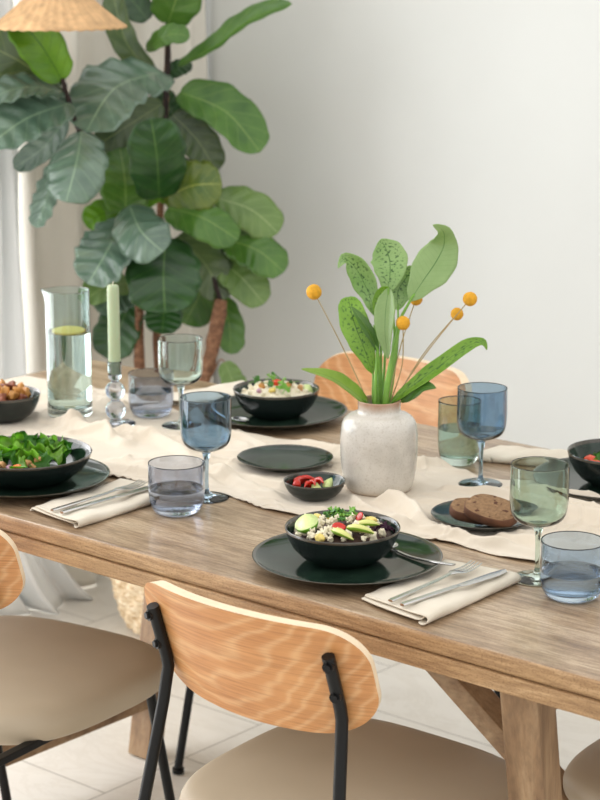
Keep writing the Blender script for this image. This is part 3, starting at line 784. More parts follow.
for lb, sp, r0 in (('thick pale green sheathed stem at the centre of the vase', [(385,414,-.01),(387,385,-.02),(394,350,-.02),(400,322,-.015)], .0058),
                   ('straight green stem just left of the vase centre', [(375,414,-.01),(375,390,-.015),(377,350,-.012),(374,325,-.01)], .0036)):
    c = curve3([at(x, y, DV+d) for x, y, d in sp], 16); bm = bmesh.new(); add_tube(bm, c, [r0*.75, r0, r0, r0*.85, r0*.45], 12) if False else add_tube(bm, c, [r0, r0*.45], 12)
    tag(fin(bm, 'flower_stem', M['astem']), lb, 'stem')
balls = [((314,292),7.8,(367,402),.03,'yellow ball flower on a dry stem far left of the bunch'), ((403,323),7.0,(390,404),-.04,'yellow ball flower in front of the middle stems'),
         ((416,299),6.6,(388,402),.05,'yellow ball flower half hidden behind the largest leaf'), ((470,299),7.2,(392,404),.0,'topmost of the two yellow ball flowers at the right'), ((457,314),6.4,(394,404),.03,'lower of the two yellow ball flowers at the right')]
bend = {0:(342,346), 1:(402,365), 2:(401,345), 3:(427,352), 4:(422,356)}
for k, ((x, y), r, (mx, my), d, lb) in enumerate(balls):
    c = at(x, y, DV+d); t = empty('ball_flower', VL+Vector((0,0,.14)), 0, lb, 'flower', 'yellow ball flowers'); org = Vector(t.location)
    bm = bmesh.new(); add_ball(bm, c-org, r*P1, 4, .06, 200, k); fin(bm, 'flower_head', M['ball'], t)
    bx, by = bend[k]; bm = bmesh.new()
    add_tube(bm, [p-org for p in curve3([at(mx-2, my+14, DV), at(mx, my, DV), at(bx, by, DV+d*.5), c], 18)], [.0011, .0008], 8)
    fin(bm, 'stem', M['dry'], t)

# ---------------------------------------------------------------- fiddle leaf fig
FO = Vector((-1.475, 1.165, 0))
fig = empty('fiddle_leaf_fig', FO, 0, 'tall fiddle leaf fig with broad veined leaves in a woven basket', 'plant')
DF = 4.78
def fbranch(name, pts, r0, r1, m, amp=.0):
    c = curve3([at(x, y, DF+d) for x, y, d in pts], 26); bm = bmesh.new(); k = len(c)
    rad = [(r0+(r1-r0)*i/(k-1))*(1+amp*math.sin(i*2.4)) for i in range(k)]
    add_tube(bm, [p-FO for p in c], rad, 14)
    for v in bm.verts: v.co += v.co.normalized()*0 + Vector((mn.noise(v.co*60), mn.noise(v.co*60+Vector((9,0,0))), 0))*min(r0,r1)*.35
    fin(bm, name, m, fig)
def base(px, py, D=DF): return (px, py)
fbranch('trunk', [(158,560,.0),(146,470,.01),(141,400,.02),(139,340,.02),(139,285,.02),(134,250,.02),(122,205,-.02),(108,165,-.06)], .0165, .006, M['bark'], .05)
fbranch('trunk', [(170,560,.05),(164,470,.06),(160,400,.07),(157,340,.07),(158,260,.05),(162,180,.02),(166,100,0),(168,20,0),(168,-60,0)], .012, .0055, M['bark'], .05)
fbranch('trunk', [(184,560,.0),(190,470,-.01),(199,395,-.02),(212,350,-.02),(221,300,-.02)], .021, .016, M['bark'], .05)
fbranch('branch', [(221,302,-.02),(214,280,0),(206,255,.02),(200,235,.03)], .006, .004, M['twig'])
fbranch('branch', [(108,170,-.05),(92,148,-.12),(78,128,-.2),(70,105,-.26),(62,78,-.30)], .0065, .0055, M['twig'], .12)
fbranch('branch', [(165,130,0),(166,95,-.01),(168,60,-.01),(168,10,-.01)], .0068, .0062, M['twig'], .1)
fbranch('branch', [(134,250,.01),(131,232,-.02),(125,222,-.06)], .005, .004, M['twig'])
fbranch('branch', [(199,396,-.02),(212,375,-.03),(220,360,-.05),(225,362,-.05)], .0018, .0014, M['bark'])
FP = 1/(2000/4.78)
def fl(spine, wpx, m, dep, tilt=(0,0), **k):
    sp = [at(x, y, DF+d) for (x, y), d in zip(spine, dep)]
    nr = to_cam(sp[1]) + RT*tilt[0] + UP*tilt[1]
    kk = dict(cup=.16, rip=.0022, wav=.04, nrip=6); kk.update(k)
    fl.n += 1
    b = blade('leaf', sp, wpx*FP, nr, M[m], fig, FO, seed=fl.n, thick=.0009, **kk)
fl.n = 0
NAR = [(0,.1),(.1,.5),(.3,.85),(.55,1),(.8,.9),(.93,.55),(1,.05)]
RND = [(0,.25),(.06,.55),(.18,.80),(.38,.98),(.58,1.0),(.76,.92),(.9,.66),(.97,.36),(1,.05)]
def q(a, b, bow=(0,0)):
    m_ = ((a[0]+b[0])/2+bow[0], (a[1]+b[1])/2+bow[1]); return [a, m_, b]
fl(q((62,80),(14,14),(3,-2)), 42, 'fb', (-.30,-.34,-.36), (-.1,.1), prof=RND, rip=.001, cup=.25)
fl(q((60,88),(-22,40),(0,-3)), 58, 'fo', (-.27,-.25,-.22), (-.2,.5), prof=RND)
fl(q((64,92),(-20,103),(0,-10)), 36, 'fs', (-.28,-.33,-.36), (-.3,.9), prof=RND, rip=.005)
fl(q((70,103),(-12,146),(-2,-6)), 54, 'fs', (-.27,-.34,-.40), (-.2,.55), prof=RND, rip=.006)
fl(q((66,118),(14,168),(4,4)), 26, 'fs', (-.2,-.18,-.16), (-.2,.2), prof=RND)
fl(q((58,158),(37,228),(0,2)), 29, 'fs', (-.22,-.26,-.28), (-.7,.1), prof=RND, rip=.005)
fl(q((82,131),(66,202),(2,-2)), 56, 'fs', (-.24,-.32,-.34), (-.15,.35), prof=RND, rip=.004, cup=-.3)
fl(q((163,72),(86,132),(-9,-14)), 76, 'fs', (-.05,-.18,-.24), (-.35,.5), prof=RND, rip=.008, cup=.1)
fl(q((162,104),(97,146),(-4,2)), 36, 'fo', (-.02,-.08,-.1), (-.1,-.2), prof=RND)
fl(q((159,198),(151,118),(2,0)), 56, 'fd', (-.10,-.20,-.24), (.1,.2), prof=RND, cup=.12)
fl(q((126,214),(120,148),(2,0)), 50, 'fm', (-.05,-.12,-.14), (-.05,.1), prof=RND)
fl(q((122,214),(86,226),(-2,-6)), 30, 'fb', (0,-.02,-.02), (-.1,.4), prof=RND)
fl(q((122,219),(88,284),(3,-2)), 56, 'fs', (-.1,-.2,-.22), (-.3,.3), prof=RND, rip=.009)
fl(q((130,205),(163,252),(-6,2)), 52, 'fs', (-.12,-.22,-.24), (-.1,.4), prof=RND, cup=-.25, rip=.003)
fl(q((166,238),(165,313),(-2,0)), 72, 'fd', (-.1,-.17,-.17), (.05,.25), prof=RND, cup=.08, rip=.002)
fl(q((164,200),(222,184),(-2,-6)), 54, 'fy', (-.05,-.1,-.1), (.1,.35), prof=RND, cup=-.15)
fl(q((176,190),(212,166),(0,-4)), 24, 'fy', (-.0,-.03,-.05), (.1,.6), prof=RND, cup=-.2)
fl(q((168,208),(238,240),(0,-6)), 44, 'fm', (-.06,-.13,-.13), (.1,.6), prof=RND, cup=-.2)
fl(q((216,198),(278,233),(4,-6)), 44, 'fl', (-.02,-.02,-.02), (.1,.3), prof=RND, cup=-.15)
fl(q((226,240),(284,272),(2,-6)), 42, 'fm', (-.0,-.04,-.05), (.1,.4), prof=RND, cup=-.15)
fl(q((220,260),(264,304),(0,-4)), 40, 'fl', (.02,.0,-.0), (.1,.2), prof=RND)
fl(q((178,236),(224,300),(4,-4)), 46, 'fo', (.03,.0,0), (.3,.1), prof=RND)
fl(q((206,262),(184,324),(4,2)), 46, 'fm', (.05,.05,.05), (.1,.1), prof=RND)
fl(q((221,296),(230,354),(4,2)), 32, 'fm', (.05,.04,.02), (.2,.1), prof=RND, curlv=.3)
fl(q((165,300),(162,334),(0,0)), 38, 'fd', (-.02,-.03,-.04), (0,.3), prof=RND)
fl(q((134,284),(84,300),(0,-6)), 36, 'fl', (0,-.06,-.08), (-.1,.7), prof=RND)
fl(q((132,290),(98,312),(0,-2)), 40, 'fs', (-.02,-.04,-.06), (-.2,.5), prof=RND, rip=.004)
fl(q((130,304),(106,358),(0,0)), 46, 'fd', (.02,.02,.02), (-.1,.2), prof=RND)
fl(q((180,92),(260,152),(6,-10)), 50, 'fm', (-.02,-.06,-.08), (.2,.4), prof=RND, cup=.25)
fl(q((172,114),(216,172),(4,-2)), 38, 'fo', (-.01,0,.01), (.1,.1), prof=RND)
fl([(178,66),(212,48),(250,20),(292,4)], 24, 'fm', (-.02,-.08,-.14,-.2), (-.35,.75), prof=NAR, cup=.5)
fl(q((168,24),(186,-46),(2,0)), 52, 'fm', (-.03,-.08,-.08), (0,.1), prof=RND)
fl(q((160,84),(112,-14),(-10,6)), 30, 'fo', (-.0,-.05,-.06), (-.6,.2), prof=NAR, cup=.3)
fl(q((146,50),(190,36),(0,-8)), 22, 'fm', (-.03,-.08,-.08), (0,.4), prof=NAR)
fl(q((164,78),(192,64),(0,-2)), 20, 'fd', (.0,.0,.0), (0,.6), prof=NAR)
fl(q((130,212),(168,178),(0,2)), 22, 'fb', (-.04,-.05,-.06), (0,.4), prof=NAR)
fl(q((160,202),(194,163),(0,2)), 26, 'fb', (-.02,-.03,-.04), (.1,.2), prof=NAR)
fl(q((225,362),(247,396),(-2,4)), 26, 'fl', (-.05,-.05,-.05), (.2,.1), prof=RND, curlv=.3)
fl(q((148,20),(108,-30),(0,0)), 34, 'fd', (.0,.0,.0), (0,.2), prof=RND)
fl(q((200,250),(236,216),(0,0)), 40, 'fd', (.06,.06,.06), (0,.2), prof=RND)
fl(q((150,150),(190,190),(0,0)), 40, 'fo', (.06,.06,.06), (0,.2), prof=RND)
fl(q((178,120),(160,90),(0,0)), 22, 'fd', (.06,.06,.06), (0,.2), prof=RND)
# woven basket round the pot
bm = bmesh.new(); bp_ = smooth_prof([(0,.004),(.085,.004),(.105,.006),(.122,.03),(.136,.07),(.147,.12),(.152,.18),(.153,.24),(.150,.30),(.152,.31),(.145,.312),(.142,.30),(.142,.26),(0,.26)], 8)
def weave(r, z, a):
    if z < .008 or z > .305 or r < .1: return r, z
    row = math.floor(z/.024); return r + .010*abs(math.sin(PI*z/.024))**.6*(.5+.5*math.sin(a*17 + row*PI)) , z
add_lathe(bm, bp_, 264, rfn=weave)
tag(fin(bm, 'basket', M['basket'], loc=(FO.x, FO.y, 0)), 'woven seagrass basket holding the fig tree behind the table', 'basket')
bm = bmesh.new(); add_lathe(bm, [(0,.262),(.139,.262),(.139,.275),(.1,.281),(0,.283)], 48); 
tag(fin(bm, 'soil', M['soil'], loc=(FO.x, FO.y, 0)), 'dark potting soil inside the woven basket', 'soil', kind='stuff')

# ---------------------------------------------------------------- wicker pendant
LC = at(59, 28, 4.42); pl = empty('pendant_lamp', LC, 0, 'wide cone shaped wicker pendant lamp hanging at the top left', 'lamp')
bm = bmesh.new(); add_lathe(bm, [(.148,.0),(.150,.002),(.149,.005),(.132,.016),(.10,.042),(.06,.078),(.028,.108),(.026,.106),(.058,.075),(.098,.039),(.130,.013),(.146,.001)], 144,
    rfn=lambda r, z, a: (r*(1+.008*math.sin(a*36)), z+.0012*math.sin(a*36+1)))
fin(bm, 'lamp_shade', M['wicker'], pl)
bm = bmesh.new(); add_lathe(bm, [(0,.13),(.020,.128),(.026,.108),(.026,.100),(0,.098)], 24); fin(bm, 'cap', M['wicker'], pl)
bm = bmesh.new(); add_tube(bm, [(0,0,.125),(0,0,1.25)], .003, 8); fin(bm, 'cord', M['black'], pl)
bm = bmesh.new(); add_ball(bm, (0,0,.07), .024, 3); fin(bm, 'bulb', simple('bulb_glass', (240,238,230), .3), pl)

# ---------------------------------------------------------------- napkins and cutlery
def napkin(loc, rz, label, w_=.130, l_=.208, seed=0, skew=-.22):
    rnd = random.Random(seed); th = .0016; path = []
    hw = w_/2
    # one long sheet folded over itself: bottom, left turn, back right, big roll on the right, top sheet
    path += [(hw*.93, .0012), (0, .0010), (-hw*.92, .0012)]
    for a in range(0, 181, 45): path.append((-hw*.94 - .0020*math.sin(R(a)), .0030 - .0018*math.cos(R(a))))
    path += [(-hw*.4, .0050), (hw*.55, .0052)]
    path += [(hw*.80, .0046), (hw*.86, .0056), (hw*.82, .0078), (hw*.5, .0076), (-hw*.5, .0073), (-hw*.9, .0072)]
    path += [(-hw*.96, .0084), (-hw*.90, .0098), (-hw*.4, .0100), (hw*.4, .0102), (hw*.80, .0106), (hw*.95, .0094), (hw*1.0, .0060), (hw*.97, .0028), (hw*.88, .0018), (hw*.78, .0026)]
    path = smooth_prof(path, 4); n = len(path); N = 40; bm = bmesh.new(); L0 = []; L1 = []
    for j in range(N+1):
        v = j/N; y = -l_/2 + l_*v; r0 = []; r1 = []
        for i, (x, z) in enumerate(path):
            a = path[max(i-1, 0)]; b = path[min(i+1, n-1)]
            tx, tz = b[0]-a[0], b[1]-a[1]; L = math.hypot(tx, tz) or 1
            nx_, nz_ = -tz/L, tx/L
            s = i/n
            wob = (.0012*math.sin(v*9+s*14+seed) + .0008*math.sin(v*23+s*5))*min(1, z/.006)
            yy = y + (.006*math.sin(s*11+seed) + .003*math.sin(s*31))*(1 if v < .15 else .4)
            yy += skew*x*(1-v)
            xx = x + .002*math.sin(v*6+s*7+seed)*(z/.01)
            zz = z*1.3*(.55+.45*(x/w_+.5))*(1+.10*math.sin(v*5+seed)) + wob
            zz = max(zz, .0010)
            r0.append(bm.verts.new((xx+nx_*th*.4, yy, max(.0002, zz+nz_*th*.4)))); r1.append(bm.verts.new((xx-nx_*th*.4, yy, max(.0001, zz-nz_*th*.4))))
        L0.append(r0); L1.append(r1)
    for j in range(N):
        for i in range(n-1):
            bm.faces.new((L0[j][i], L0[j][i+1], L0[j+1][i+1], L0[j+1][i])); bm.faces.new((L1[j][i], L1[j+1][i], L1[j+1][i+1], L1[j][i+1]))
        bm.faces.new((L0[j][0], L0[j+1][0], L1[j+1][0], L1[j][0])); bm.faces.new((L0[j][-1], L1[j][-1], L1[j+1][-1], L0[j+1][-1]))
    for e in (0, N):
        for i in range(n-1): bm.faces.new((L0[e][i], L0[e][i+1], L1[e][i+1], L1[e][i]))
    return tag(fin(bm, 'napkin', M['napkin'], loc=loc, rot=(0,0,rz)), label, 'napkin', 'folded cream napkins')
napkin((.168,-.008,TT), R(2), 'folded cream napkin right of the avocado salad plate', seed=1)
napkin((-.491,-.006,TT), R(2), 'folded cream napkin between the leaf salad and the smoky tumbler', seed=2)
napkin((-.868,.655,TT), R(-12), 'folded white napkin behind the pale teal wine glass', seed=3, w_=.11, skew=.3)
napkin((-.135,.665,TT), R(-70), 'cream napkin bunched at the left of the right edge plate', w_=.10, l_=.15, seed=4)

def strap(bm, pts, ws, th, up=Vector((0,0,1))):
    pts = [Vector(p) for p in pts]; rings = []
    for i, p in enumerate(pts):
        t = (pts[min(i+1, len(pts)-1)]-pts[max(i-1, 0)]).normalized(); s = t.cross(up).normalized(); u = s.cross(t)
        w2 = ws[i]/2; h = th[i]/2 if isinstance(th, list) else th/2
        rings.append([bm.verts.new(p+s*a*w2+u*b*h) for a, b in ((-1,-.3),(-.7,-1),(.7,-1),(1,-.3),(1,.3),(.7,1),(-.7,1),(-1,.3))])
    for A, B in zip(rings, rings[1:]):
        for k in range(8): bm.faces.new((A[k], A[(k+1)%8], B[(k+1)%8], B[k]))
    bm.faces.new(rings[0][::-1]); bm.faces.new(rings[-1])
def place2(a, b):
    a = Vector(a); b = Vector(b); d = b-a; return a, math.atan2(-d.x, d.y), math.atan2(d.z, math.hypot(d.x, d.y))
def fork(a, b, label, L=.198):
    a, rz, pit = place2(a, b); t = empty('fork', a, rz, label, 'fork', 'steel forks'); t.rotation_euler = (pit, 0, rz)
    bm = bmesh.new(); strap(bm, [(0,0,0),(0,.004,.0),(0,.05,.0006),(0,.11,.002),(0,.135,.0035)], [.0075,.0088,.0082,.0060,.0056], [.003,.0036,.0034,.003,.0028]); fin(bm, 'handle', M['steel'], t, angle=R(35))
    bm = bmesh.new(); strap(bm, [(0,.134,.0035),(0,.142,.0038),(0,.150,.0028),(0,.158,.0016)], [.0056,.014,.0215,.0225], [.0026,.0022,.002,.0018])
    for k in range(4):
        x = (-1.5+k)*.0061; strap(bm, [(x,.1575,.0016),(x,.172,.0012),(x,.186,.0026),(x*.96,.198,.0054)], [.0038,.0034,.0028,.0014], .0016)
    fin(bm, 'tines', M['steel'], t, angle=R(35)); return t
def knife(a, b, label):
    a, rz, pit = place2(a, b); t = empty('knife', a, rz, label, 'knife', 'steel table knives'); t.rotation_euler = (pit, 0, rz)
    bm = bmesh.new(); strap(bm, [(0,0,0),(0,.004,0),(0,.06,.0003),(0,.105,.0004),(0,.112,.0004)], [.0078,.0092,.0088,.0080,.0072], [.0036,.0046,.0044,.0038,.003]); fin(bm, 'handle', M['steel'], t, angle=R(35))
    bm = bmesh.new(); strap(bm, [(0,.110,.0004),(.0008,.120,.0004),(.0016,.150,.0004),(.0014,.185,.0004),(.0002,.204,.0004),(-.0035,.212,.0004)], [.0072,.0135,.0160,.0165,.0120,.0020], [.0026,.0014,.0012,.001,.0009,.0006]); fin(bm, 'blade', M['steel'], t, angle=R(35)); return t
NZ = TT + .0152
def nz(x, y, z=0): return (x, y, NZ+z)
fork(nz(.165,-.112,.0004), nz(.163,.080,.0000), 'fork on the right napkin, left of the knife')
knife(nz(.189,-.118,.0016), nz(.208,.076,.0018), 'knife on the right napkin with its blade at the folded edge')
fork(nz(-.490,-.114,.0002), nz(-.490,.064,.0000), 'fork with lit tines on the left napkin')
knife(nz(-.466,-.116,.0016), nz(-.466,.062,.0016), 'knife on the left napkin beside the smoky tumbler')
# spoons resting on plates
def spoon(pts, label):
    t = empty('spoon', pts[0], 0, label, 'spoon', 'steel spoons on the plates'); o = Vector(pts[0])
    c = curve3(pts, 16); k = len(c)
    bm = bmesh.new(); strap(bm, [p-o for p in c], [.0085-.004*i/(k-1) for i in range(k)], .0026); fin(bm, 'handle', M['steel'], t, angle=R(35))
    e = c[-1]; d = (c[-1]-c[-2]).normalized(); ang = math.atan2(d.y, d.x)
    bm = bmesh.new(); add_lathe(bm, [(0,.0),(.008,.0012),(.013,.0042),(.0155,.0066),(.0148,.0070),(.012,.0048),(.007,.0020),(0,.0010)], 32)
    bmesh.ops.transform(bm, matrix=Matrix.Translation(e-o+d*.016+Vector((0,0,-.0015))) @ Matrix.Rotation(ang, 4, 'Z') @ Matrix.Diagonal((1.35,.9,1,1)), verts=bm.verts[:])
    fin(bm, 'spoon_bowl', M['steel'], t); return t
spoon([(.152,.047,TT+.0235), (.112,.052,TT+.0185), (.062,.066,TT+.0120), (.022,.078,TT+.0118)], 'steel handle sticking out behind the avocado salad bowl')
spoon([(-.785,.560,TT+.0215), (-.752,.535,TT+.0165), (-.715,.520,TT+.0125), (-.680,.512,TT+.0118)], 'steel spoon on the far plate in front of the grain bowl')

# ---------------------------------------------------------------- food
rnd = random.Random(5)
def RR(): return Matrix.Rotation(rnd.uniform(0,6.28),4,'Z') @ Matrix.Rotation(rnd.uniform(-.5,.5),4,'X') @ Matrix.Rotation(rnd.uniform(-.5,.5),4,'Y')
F = {}
F['feta'] = simple('feta', (234,224,196), .7, .05, 200, bump=.4, bscale=300)
F['mango'] = simple('pineapple', (236,212,120), .45, .1, 120)
F['chilli'] = simple('red_chilli', (196,36,18), .25, .15, 60)
F['tomato'] = simple('tomato', (206,66,26), .25, .1, 60)
F['carrot'] = simple('carrot', (232,120,40), .4, .1, 60)
F['avo'] = simple('avocado_flesh', (214,216,130), .4, .06, 40); F['avoe'] = simple('avocado_skin_side', (120,158,40), .4, .1, 60)
F['lime'] = simple('lime_peel', (100,156,34), .35, .12, 90); F['limef'] = simple('lime_flesh', (206,222,146), .3, .12, 260)
F['herb'] = simple('herb', (62,122,26), .45, .3, 60); F['herb2'] = simple('pale_herb', (122,176,60), .45, .25, 60)
F['lett'] = simple('lettuce', (134,188,56), .4, .4, 24); F['lettd'] = simple('dark_lettuce', (76,138,42), .38, .3, 24)
F['black'] = simple('black_rice', (78,56,50), .6, .4, 200, bump=.6, bscale=500)
F['cabb'] = simple('red_cabbage', (78,32,62), .35, .25, 60); F['onion'] = simple('pink_onion', (196,150,168), .35, .1, 60)
F['grain'] = simple('white_grain', (232,222,196), .6, .12, 200, bump=.6, bscale=500)
F['pot'] = simple('roast_potato', (196,138,70), .5, .35, 45, bump=.4); F['potd'] = simple('browned_potato', (120,62,34), .5, .4, 45, bump=.4)
F['crout'] = simple('crouton', (196,148,96), .7, .3, 60, bump=.6)
F['bread'] = None
def chunk_bm(s, amp=.25, seed=0, box=.6):
    bm = bmesh.new(); bmesh.ops.create_icosphere(bm, subdivisions=3, radius=1)
    for v in bm.verts:
        d = v.co.copy(); mx = max(abs(d.x), abs(d.y), abs(d.z)); p = d.lerp(d/mx, box)*.8
        p *= 1 + amp*mn.noise(d*1.6+Vector((seed*5.3, seed, 0))); v.co = Vector((p.x*s[0], p.y*s[1], p.z*s[2]))
    return bm
def leaf_bm(L, Wd, seed, curl=.5, lob=3, ruff=.25):
    bm = bmesh.new(); n, k = 16, 10; r_ = random.Random(seed); g = []; ph = r_.uniform(0, 6)
    for i in range(n+1):
        t = i/n; row = []; w2 = Wd*.5*(math.sin(PI*min(1, t*.92+.04))**.7)*(1+.22*math.sin(lob*2*PI*t+ph))
        for j in range(-k//2, k//2+1):
            s = j/(k/2)
            z = curl*L*(.45*math.sin(PI*t) - .2) + curl*Wd*.5*abs(s)**1.5 + ruff*Wd*.5*math.sin(t*14+ph+s*2)*abs(s)
            row.append(bm.verts.new((t*L-L/2, s*w2, z)))
        g.append(row)
    for a, b in zip(g, g[1:]):
        for j in range(len(a)-1): bm.faces.new((a[j], a[j+1], b[j+1], b[j]))
    bmesh.ops.solidify(bm, geom=bm.faces[:], thickness=.0007)
    return bm
def herb_bm(s, seed):
    """a cilantro leaf: three lobed fans on a thin stalk"""
    bm = bmesh.new(); r_ = random.Random(seed)
    add_tube(bm, [(0,-s,0),(0,-s*.3,s*.12),(0,0,s*.1)], s*.05, 5)
    for a0, sc in ((0,1.0),(1.1,.8),(-1.1,.8)):
        c = bm.verts.new((0,0,s*.1)); rim = []
        for i in range(15):
            a = a0 + PI/2 - .75 + 1.5*i/14; rr_ = s*sc*(.72+.22*abs(math.sin((i/14)*PI*3)))
            rim.append(bm.verts.new((rr_*math.cos(a), rr_*math.sin(a), s*(.1+.22*math.sin(i*.9+seed)+.1*r_.random()))))
        for u, v in zip(rim, rim[1:]): bm.faces.new((c, u, v))
    return bm
def ring_bm(r, t, h):
    bm = bmesh.new(); add_lathe(bm, [(r-t,0),(r-.0004,0),(r,h*.3),(r,h*.7),(r-.0004,h),(r-t,h),(r-t-.0006,h*.5),(r-t,0)], 28, rfn=lambda q_, z, a: (q_*(1+.10*math.sin(2*a)), z)); return bm
def wedge_bm(r, ang=2.0, w_=.5):
    """citrus or avocado wedge: a slice of a sphere, flesh inside, skin outside"""
    bm = bmesh.new(); n, k = 14, 12; o0 = bm.verts.new((0,-r*1.15,0)); o1 = bm.verts.new((0,r*1.15,0)); g = []
    for j in range(k+1):
        a = -ang/2 + ang*j/k; row = [bm.verts.new((r*math.sin(PI*i/n)*math.sin(a), -r*1.15*math.cos(PI*i/n), -r*math.sin(PI*i/n)*math.cos(a))) for i in range(1, n)]
        g.append([o0]+row+[o1])
    for A, B in zip(g, g[1:]):
        for i in range(n):
            vs = []
            for v in (A[i], A[i+1], B[i+1], B[i]):
                if v not in vs: vs.append(v)
            f = bm.faces.new(vs); f.material_index = 1
    ax = [o0] + [bm.verts.new((0, -r*1.15*math.cos(PI*i/n), 0)) for i in range(1, n)] + [o1]
    for G in (g[0], g[-1]):
        for i in range(n):
            vs = []
            for v in (G[i], G[i+1], ax[i+1], ax[i]):
                if v not in vs: vs.append(v)
            if len(vs) > 2: bm.faces.new(vs)
    return bm
def slice_bm(L, w_, h):
    """crescent slice of avocado lying on its side"""
    bm = bmesh.new(); n = 18; rings = []
    for i in range(n+1):
        t = i/n; a = (t-.5)*1.9; s = math.sin(PI*min(.97, max(.03, t)))**.6; R0 = L*.62
        c = Vector((R0*math.sin(a), R0*math.cos(a)-R0, 0)); o = Vector((math.sin(a), math.cos(a), 0))
        rings.append([bm.verts.new(c+o*x*w_*s+Vector((0,0,z*h*s))) for x, z in ((-.5,.0),(-.3,.5),(.2,.9),(.5,.6),(.62,.0),(.3,-.3),(-.3,-.2))])
    for A, B in zip(rings, rings[1:]):
        for k in range(7):
            f = bm.faces.new((A[k], A[(k+1)%7], B[(k+1)%7], B[k])); f.material_index = 1 if k == 4 else 0
    bm.faces.new(rings[0][::-1]); bm.faces.new(rings[-1]); return bm
def put(bm, name, mats, loc, rot, label, cat, group):
    o = fin(bm, name, mats); o.location = loc; o.rotation_euler = rot; return tag(o, label, cat, group)
def mound_bm(r, h, bump_, seed, n=56, zb=0):
    bm = bmesh.new(); prof = [(r*k/14, h*(1-(k/14)**2.2)) for k in range(14, -1, -1)]
    add_lathe(bm, [(0, zb-.012), (r*.6, zb-.010), (r, 0)] + prof[1:], n, rfn=lambda q_, z, a: (q_, z + (bump_*mn.noise(Vector((q_*math.cos(a)*170, q_*math.sin(a)*170, seed))) if z > 0 else 0)))
    return bm
def pile(c, r, n, mk, name, mats, label, cat, group, dome, z0, spread=1.0, sink=0, seed=1, size=(1,1)):
    rd = random.Random(seed)
    for i in range(n):
        a = 2.4*i + rd.uniform(-.4,.4); q_ = r*spread*math.sqrt((i+.5)/n)
        x, y = c[0]+q_*math.cos(a), c[1]+q_*math.sin(a); z = z0 + dome*(1-(q_/r)**2) - sink
        bm = mk(i, rd); put(bm, name, mats, (x, y, z+rd.uniform(0,.003)), (rd.uniform(-.5,.5), rd.uniform(-.5,.5), rd.uniform(0,6.28)), label, cat, group)
# near bowl: black rice, feta, pineapple, avocado, lime, chilli, coriander
B0 = (0, 0, PZ)
tag(fin(mound_bm(.0725,.013,.004,1), 'rice_mound', F['black'], loc=(-.009,0,PZ+.036)), 'dark rice filling the avocado salad bowl', 'rice', kind='stuff')
zs = PZ+.046
def L3(px, py, z):   # point of the place on height z seen at a pixel
    d = FW + RT*((px-300)/FPX) - UP*((py-400)/FPX); t = (z-CAM.z)/d.z; return CAM + d*t
def LD(px, py, c, z0, dome, r):   # same, on a dome of food centred on c
    z = z0 + dome
    for _ in range(12):
        p = L3(px, py, z); q_ = min(1.05, math.hypot(p.x-c[0], p.y-c[1])/r); z = .5*z + .5*(z0 + dome*(1-q_*q_))
    p = L3(px, py, z); d_ = Vector((p.x-c[0], p.y-c[1])); 
    if d_.length > r*.95: d_ *= r*.95/d_.length
    return Vector((c[0]+d_.x, c[1]+d_.y, z))
G0 = 'toppings in the avocado salad bowl'
def top0(bm, name, m, px, py, z, rot, label, cat): 
    p = LD(px, py, (-.009, 0), PZ+.040, .016, .070); p.z += (z-zs)*.35; put(bm, name, m, p, rot, label, cat, G0)
top0(wedge_bm(.0175, 2.9), 'lime_wedge', [F['limef'], F['lime']], 306, 531, zs+.040, (.25,-.35,.75), 'lime half lying at the left of the avocado salad', 'lime')
top0(slice_bm(.044,.017,.009), 'avocado_slice', [F['avo'], F['avoe']], 339, 538, zs+.016, (.6,.1,-.35+PI), 'avocado slice at the front of the salad bowl', 'avocado')
top0(slice_bm(.044,.017,.009), 'avocado_slice', [F['avo'], F['avoe']], 357, 535, zs+.020, (.6,.1,.1+PI), 'avocado slice right of the front one', 'avocado')
top0(slice_bm(.034,.012,.008), 'avocado_slice', [F['avo'], F['avoe']], 366, 529, zs+.018, (.5,.1,.5+PI), 'avocado slice under the pineapple cube at right', 'avocado')
for k, (px, py, rt) in enumerate([(339,531,(.5,.2,.3)), (360,521,(.9,.1,-.7)), (345,514,(.8,.6,.5))]):
    b_ = bmesh.new(); add_lathe(b_, [(0,0),(.0065,0),(.0074,.0012),(.0065,.0024),(.0045,.0022),(.0022,.0012),(0,.0010)], 20, rfn=lambda q_, z, a: (q_*(1+.35*math.cos(a)**2), z))
    top0(b_, 'chilli_slice', F['chilli'], px, py, zs+.016, rt, ('red chilli slice in the middle of the avocado salad','longest red chilli slice at the back right of the salad','red chilli slice beside the coriander')[k], 'chilli')
for k, (px, py, s) in enumerate([(371,524,.0085),(317,520,.0065),(309,515,.005),(320,541,.007),(330,516,.005),(322,513,.005)]):
    top0(chunk_bm((s,s,s*.85), .12, k, .85), 'pineapple_cube', F['mango'], px, py, zs+.011, (.2*k,.1,.5*k), 'yellow pineapple cube in the avocado salad', 'pineapple')
rx = random.Random(44); FX = []
while len(FX) < 46:
    a_ = rx.uniform(0, 6.28); q_ = math.sqrt(rx.random()); x_ = 342+52*q_*math.cos(a_)-6; y_ = 528+13*q_*math.sin(a_)
    if x_ < 376: FX.append((x_, y_, rx.uniform(.0028,.0055)))
for k, (px, py, s) in enumerate([(296,521,.006),(300,517,.005),(310,522,.007),(318,527,.007),(325,534,.006),(312,533,.005),(332,524,.0055),(356,527,.0055),(349,537,.005),(373,540,.0055),(382,535,.005),(386,526,.0045),(381,522,.004),(303,524,.005),(330,541,.0045),(344,541,.004),(364,541,.004),(337,520,.005),(353,519,.005),(350,512,.004)] + FX):
    top0(chunk_bm((s*(1.0+.5*((k*37)%7)/7),s,s*.75), .9, k+10, .7), 'feta_crumb', F['feta'], px, py, zs+.009, (.3*k,.2*k,.5*k), 'white feta crumb in the avocado salad', 'feta')
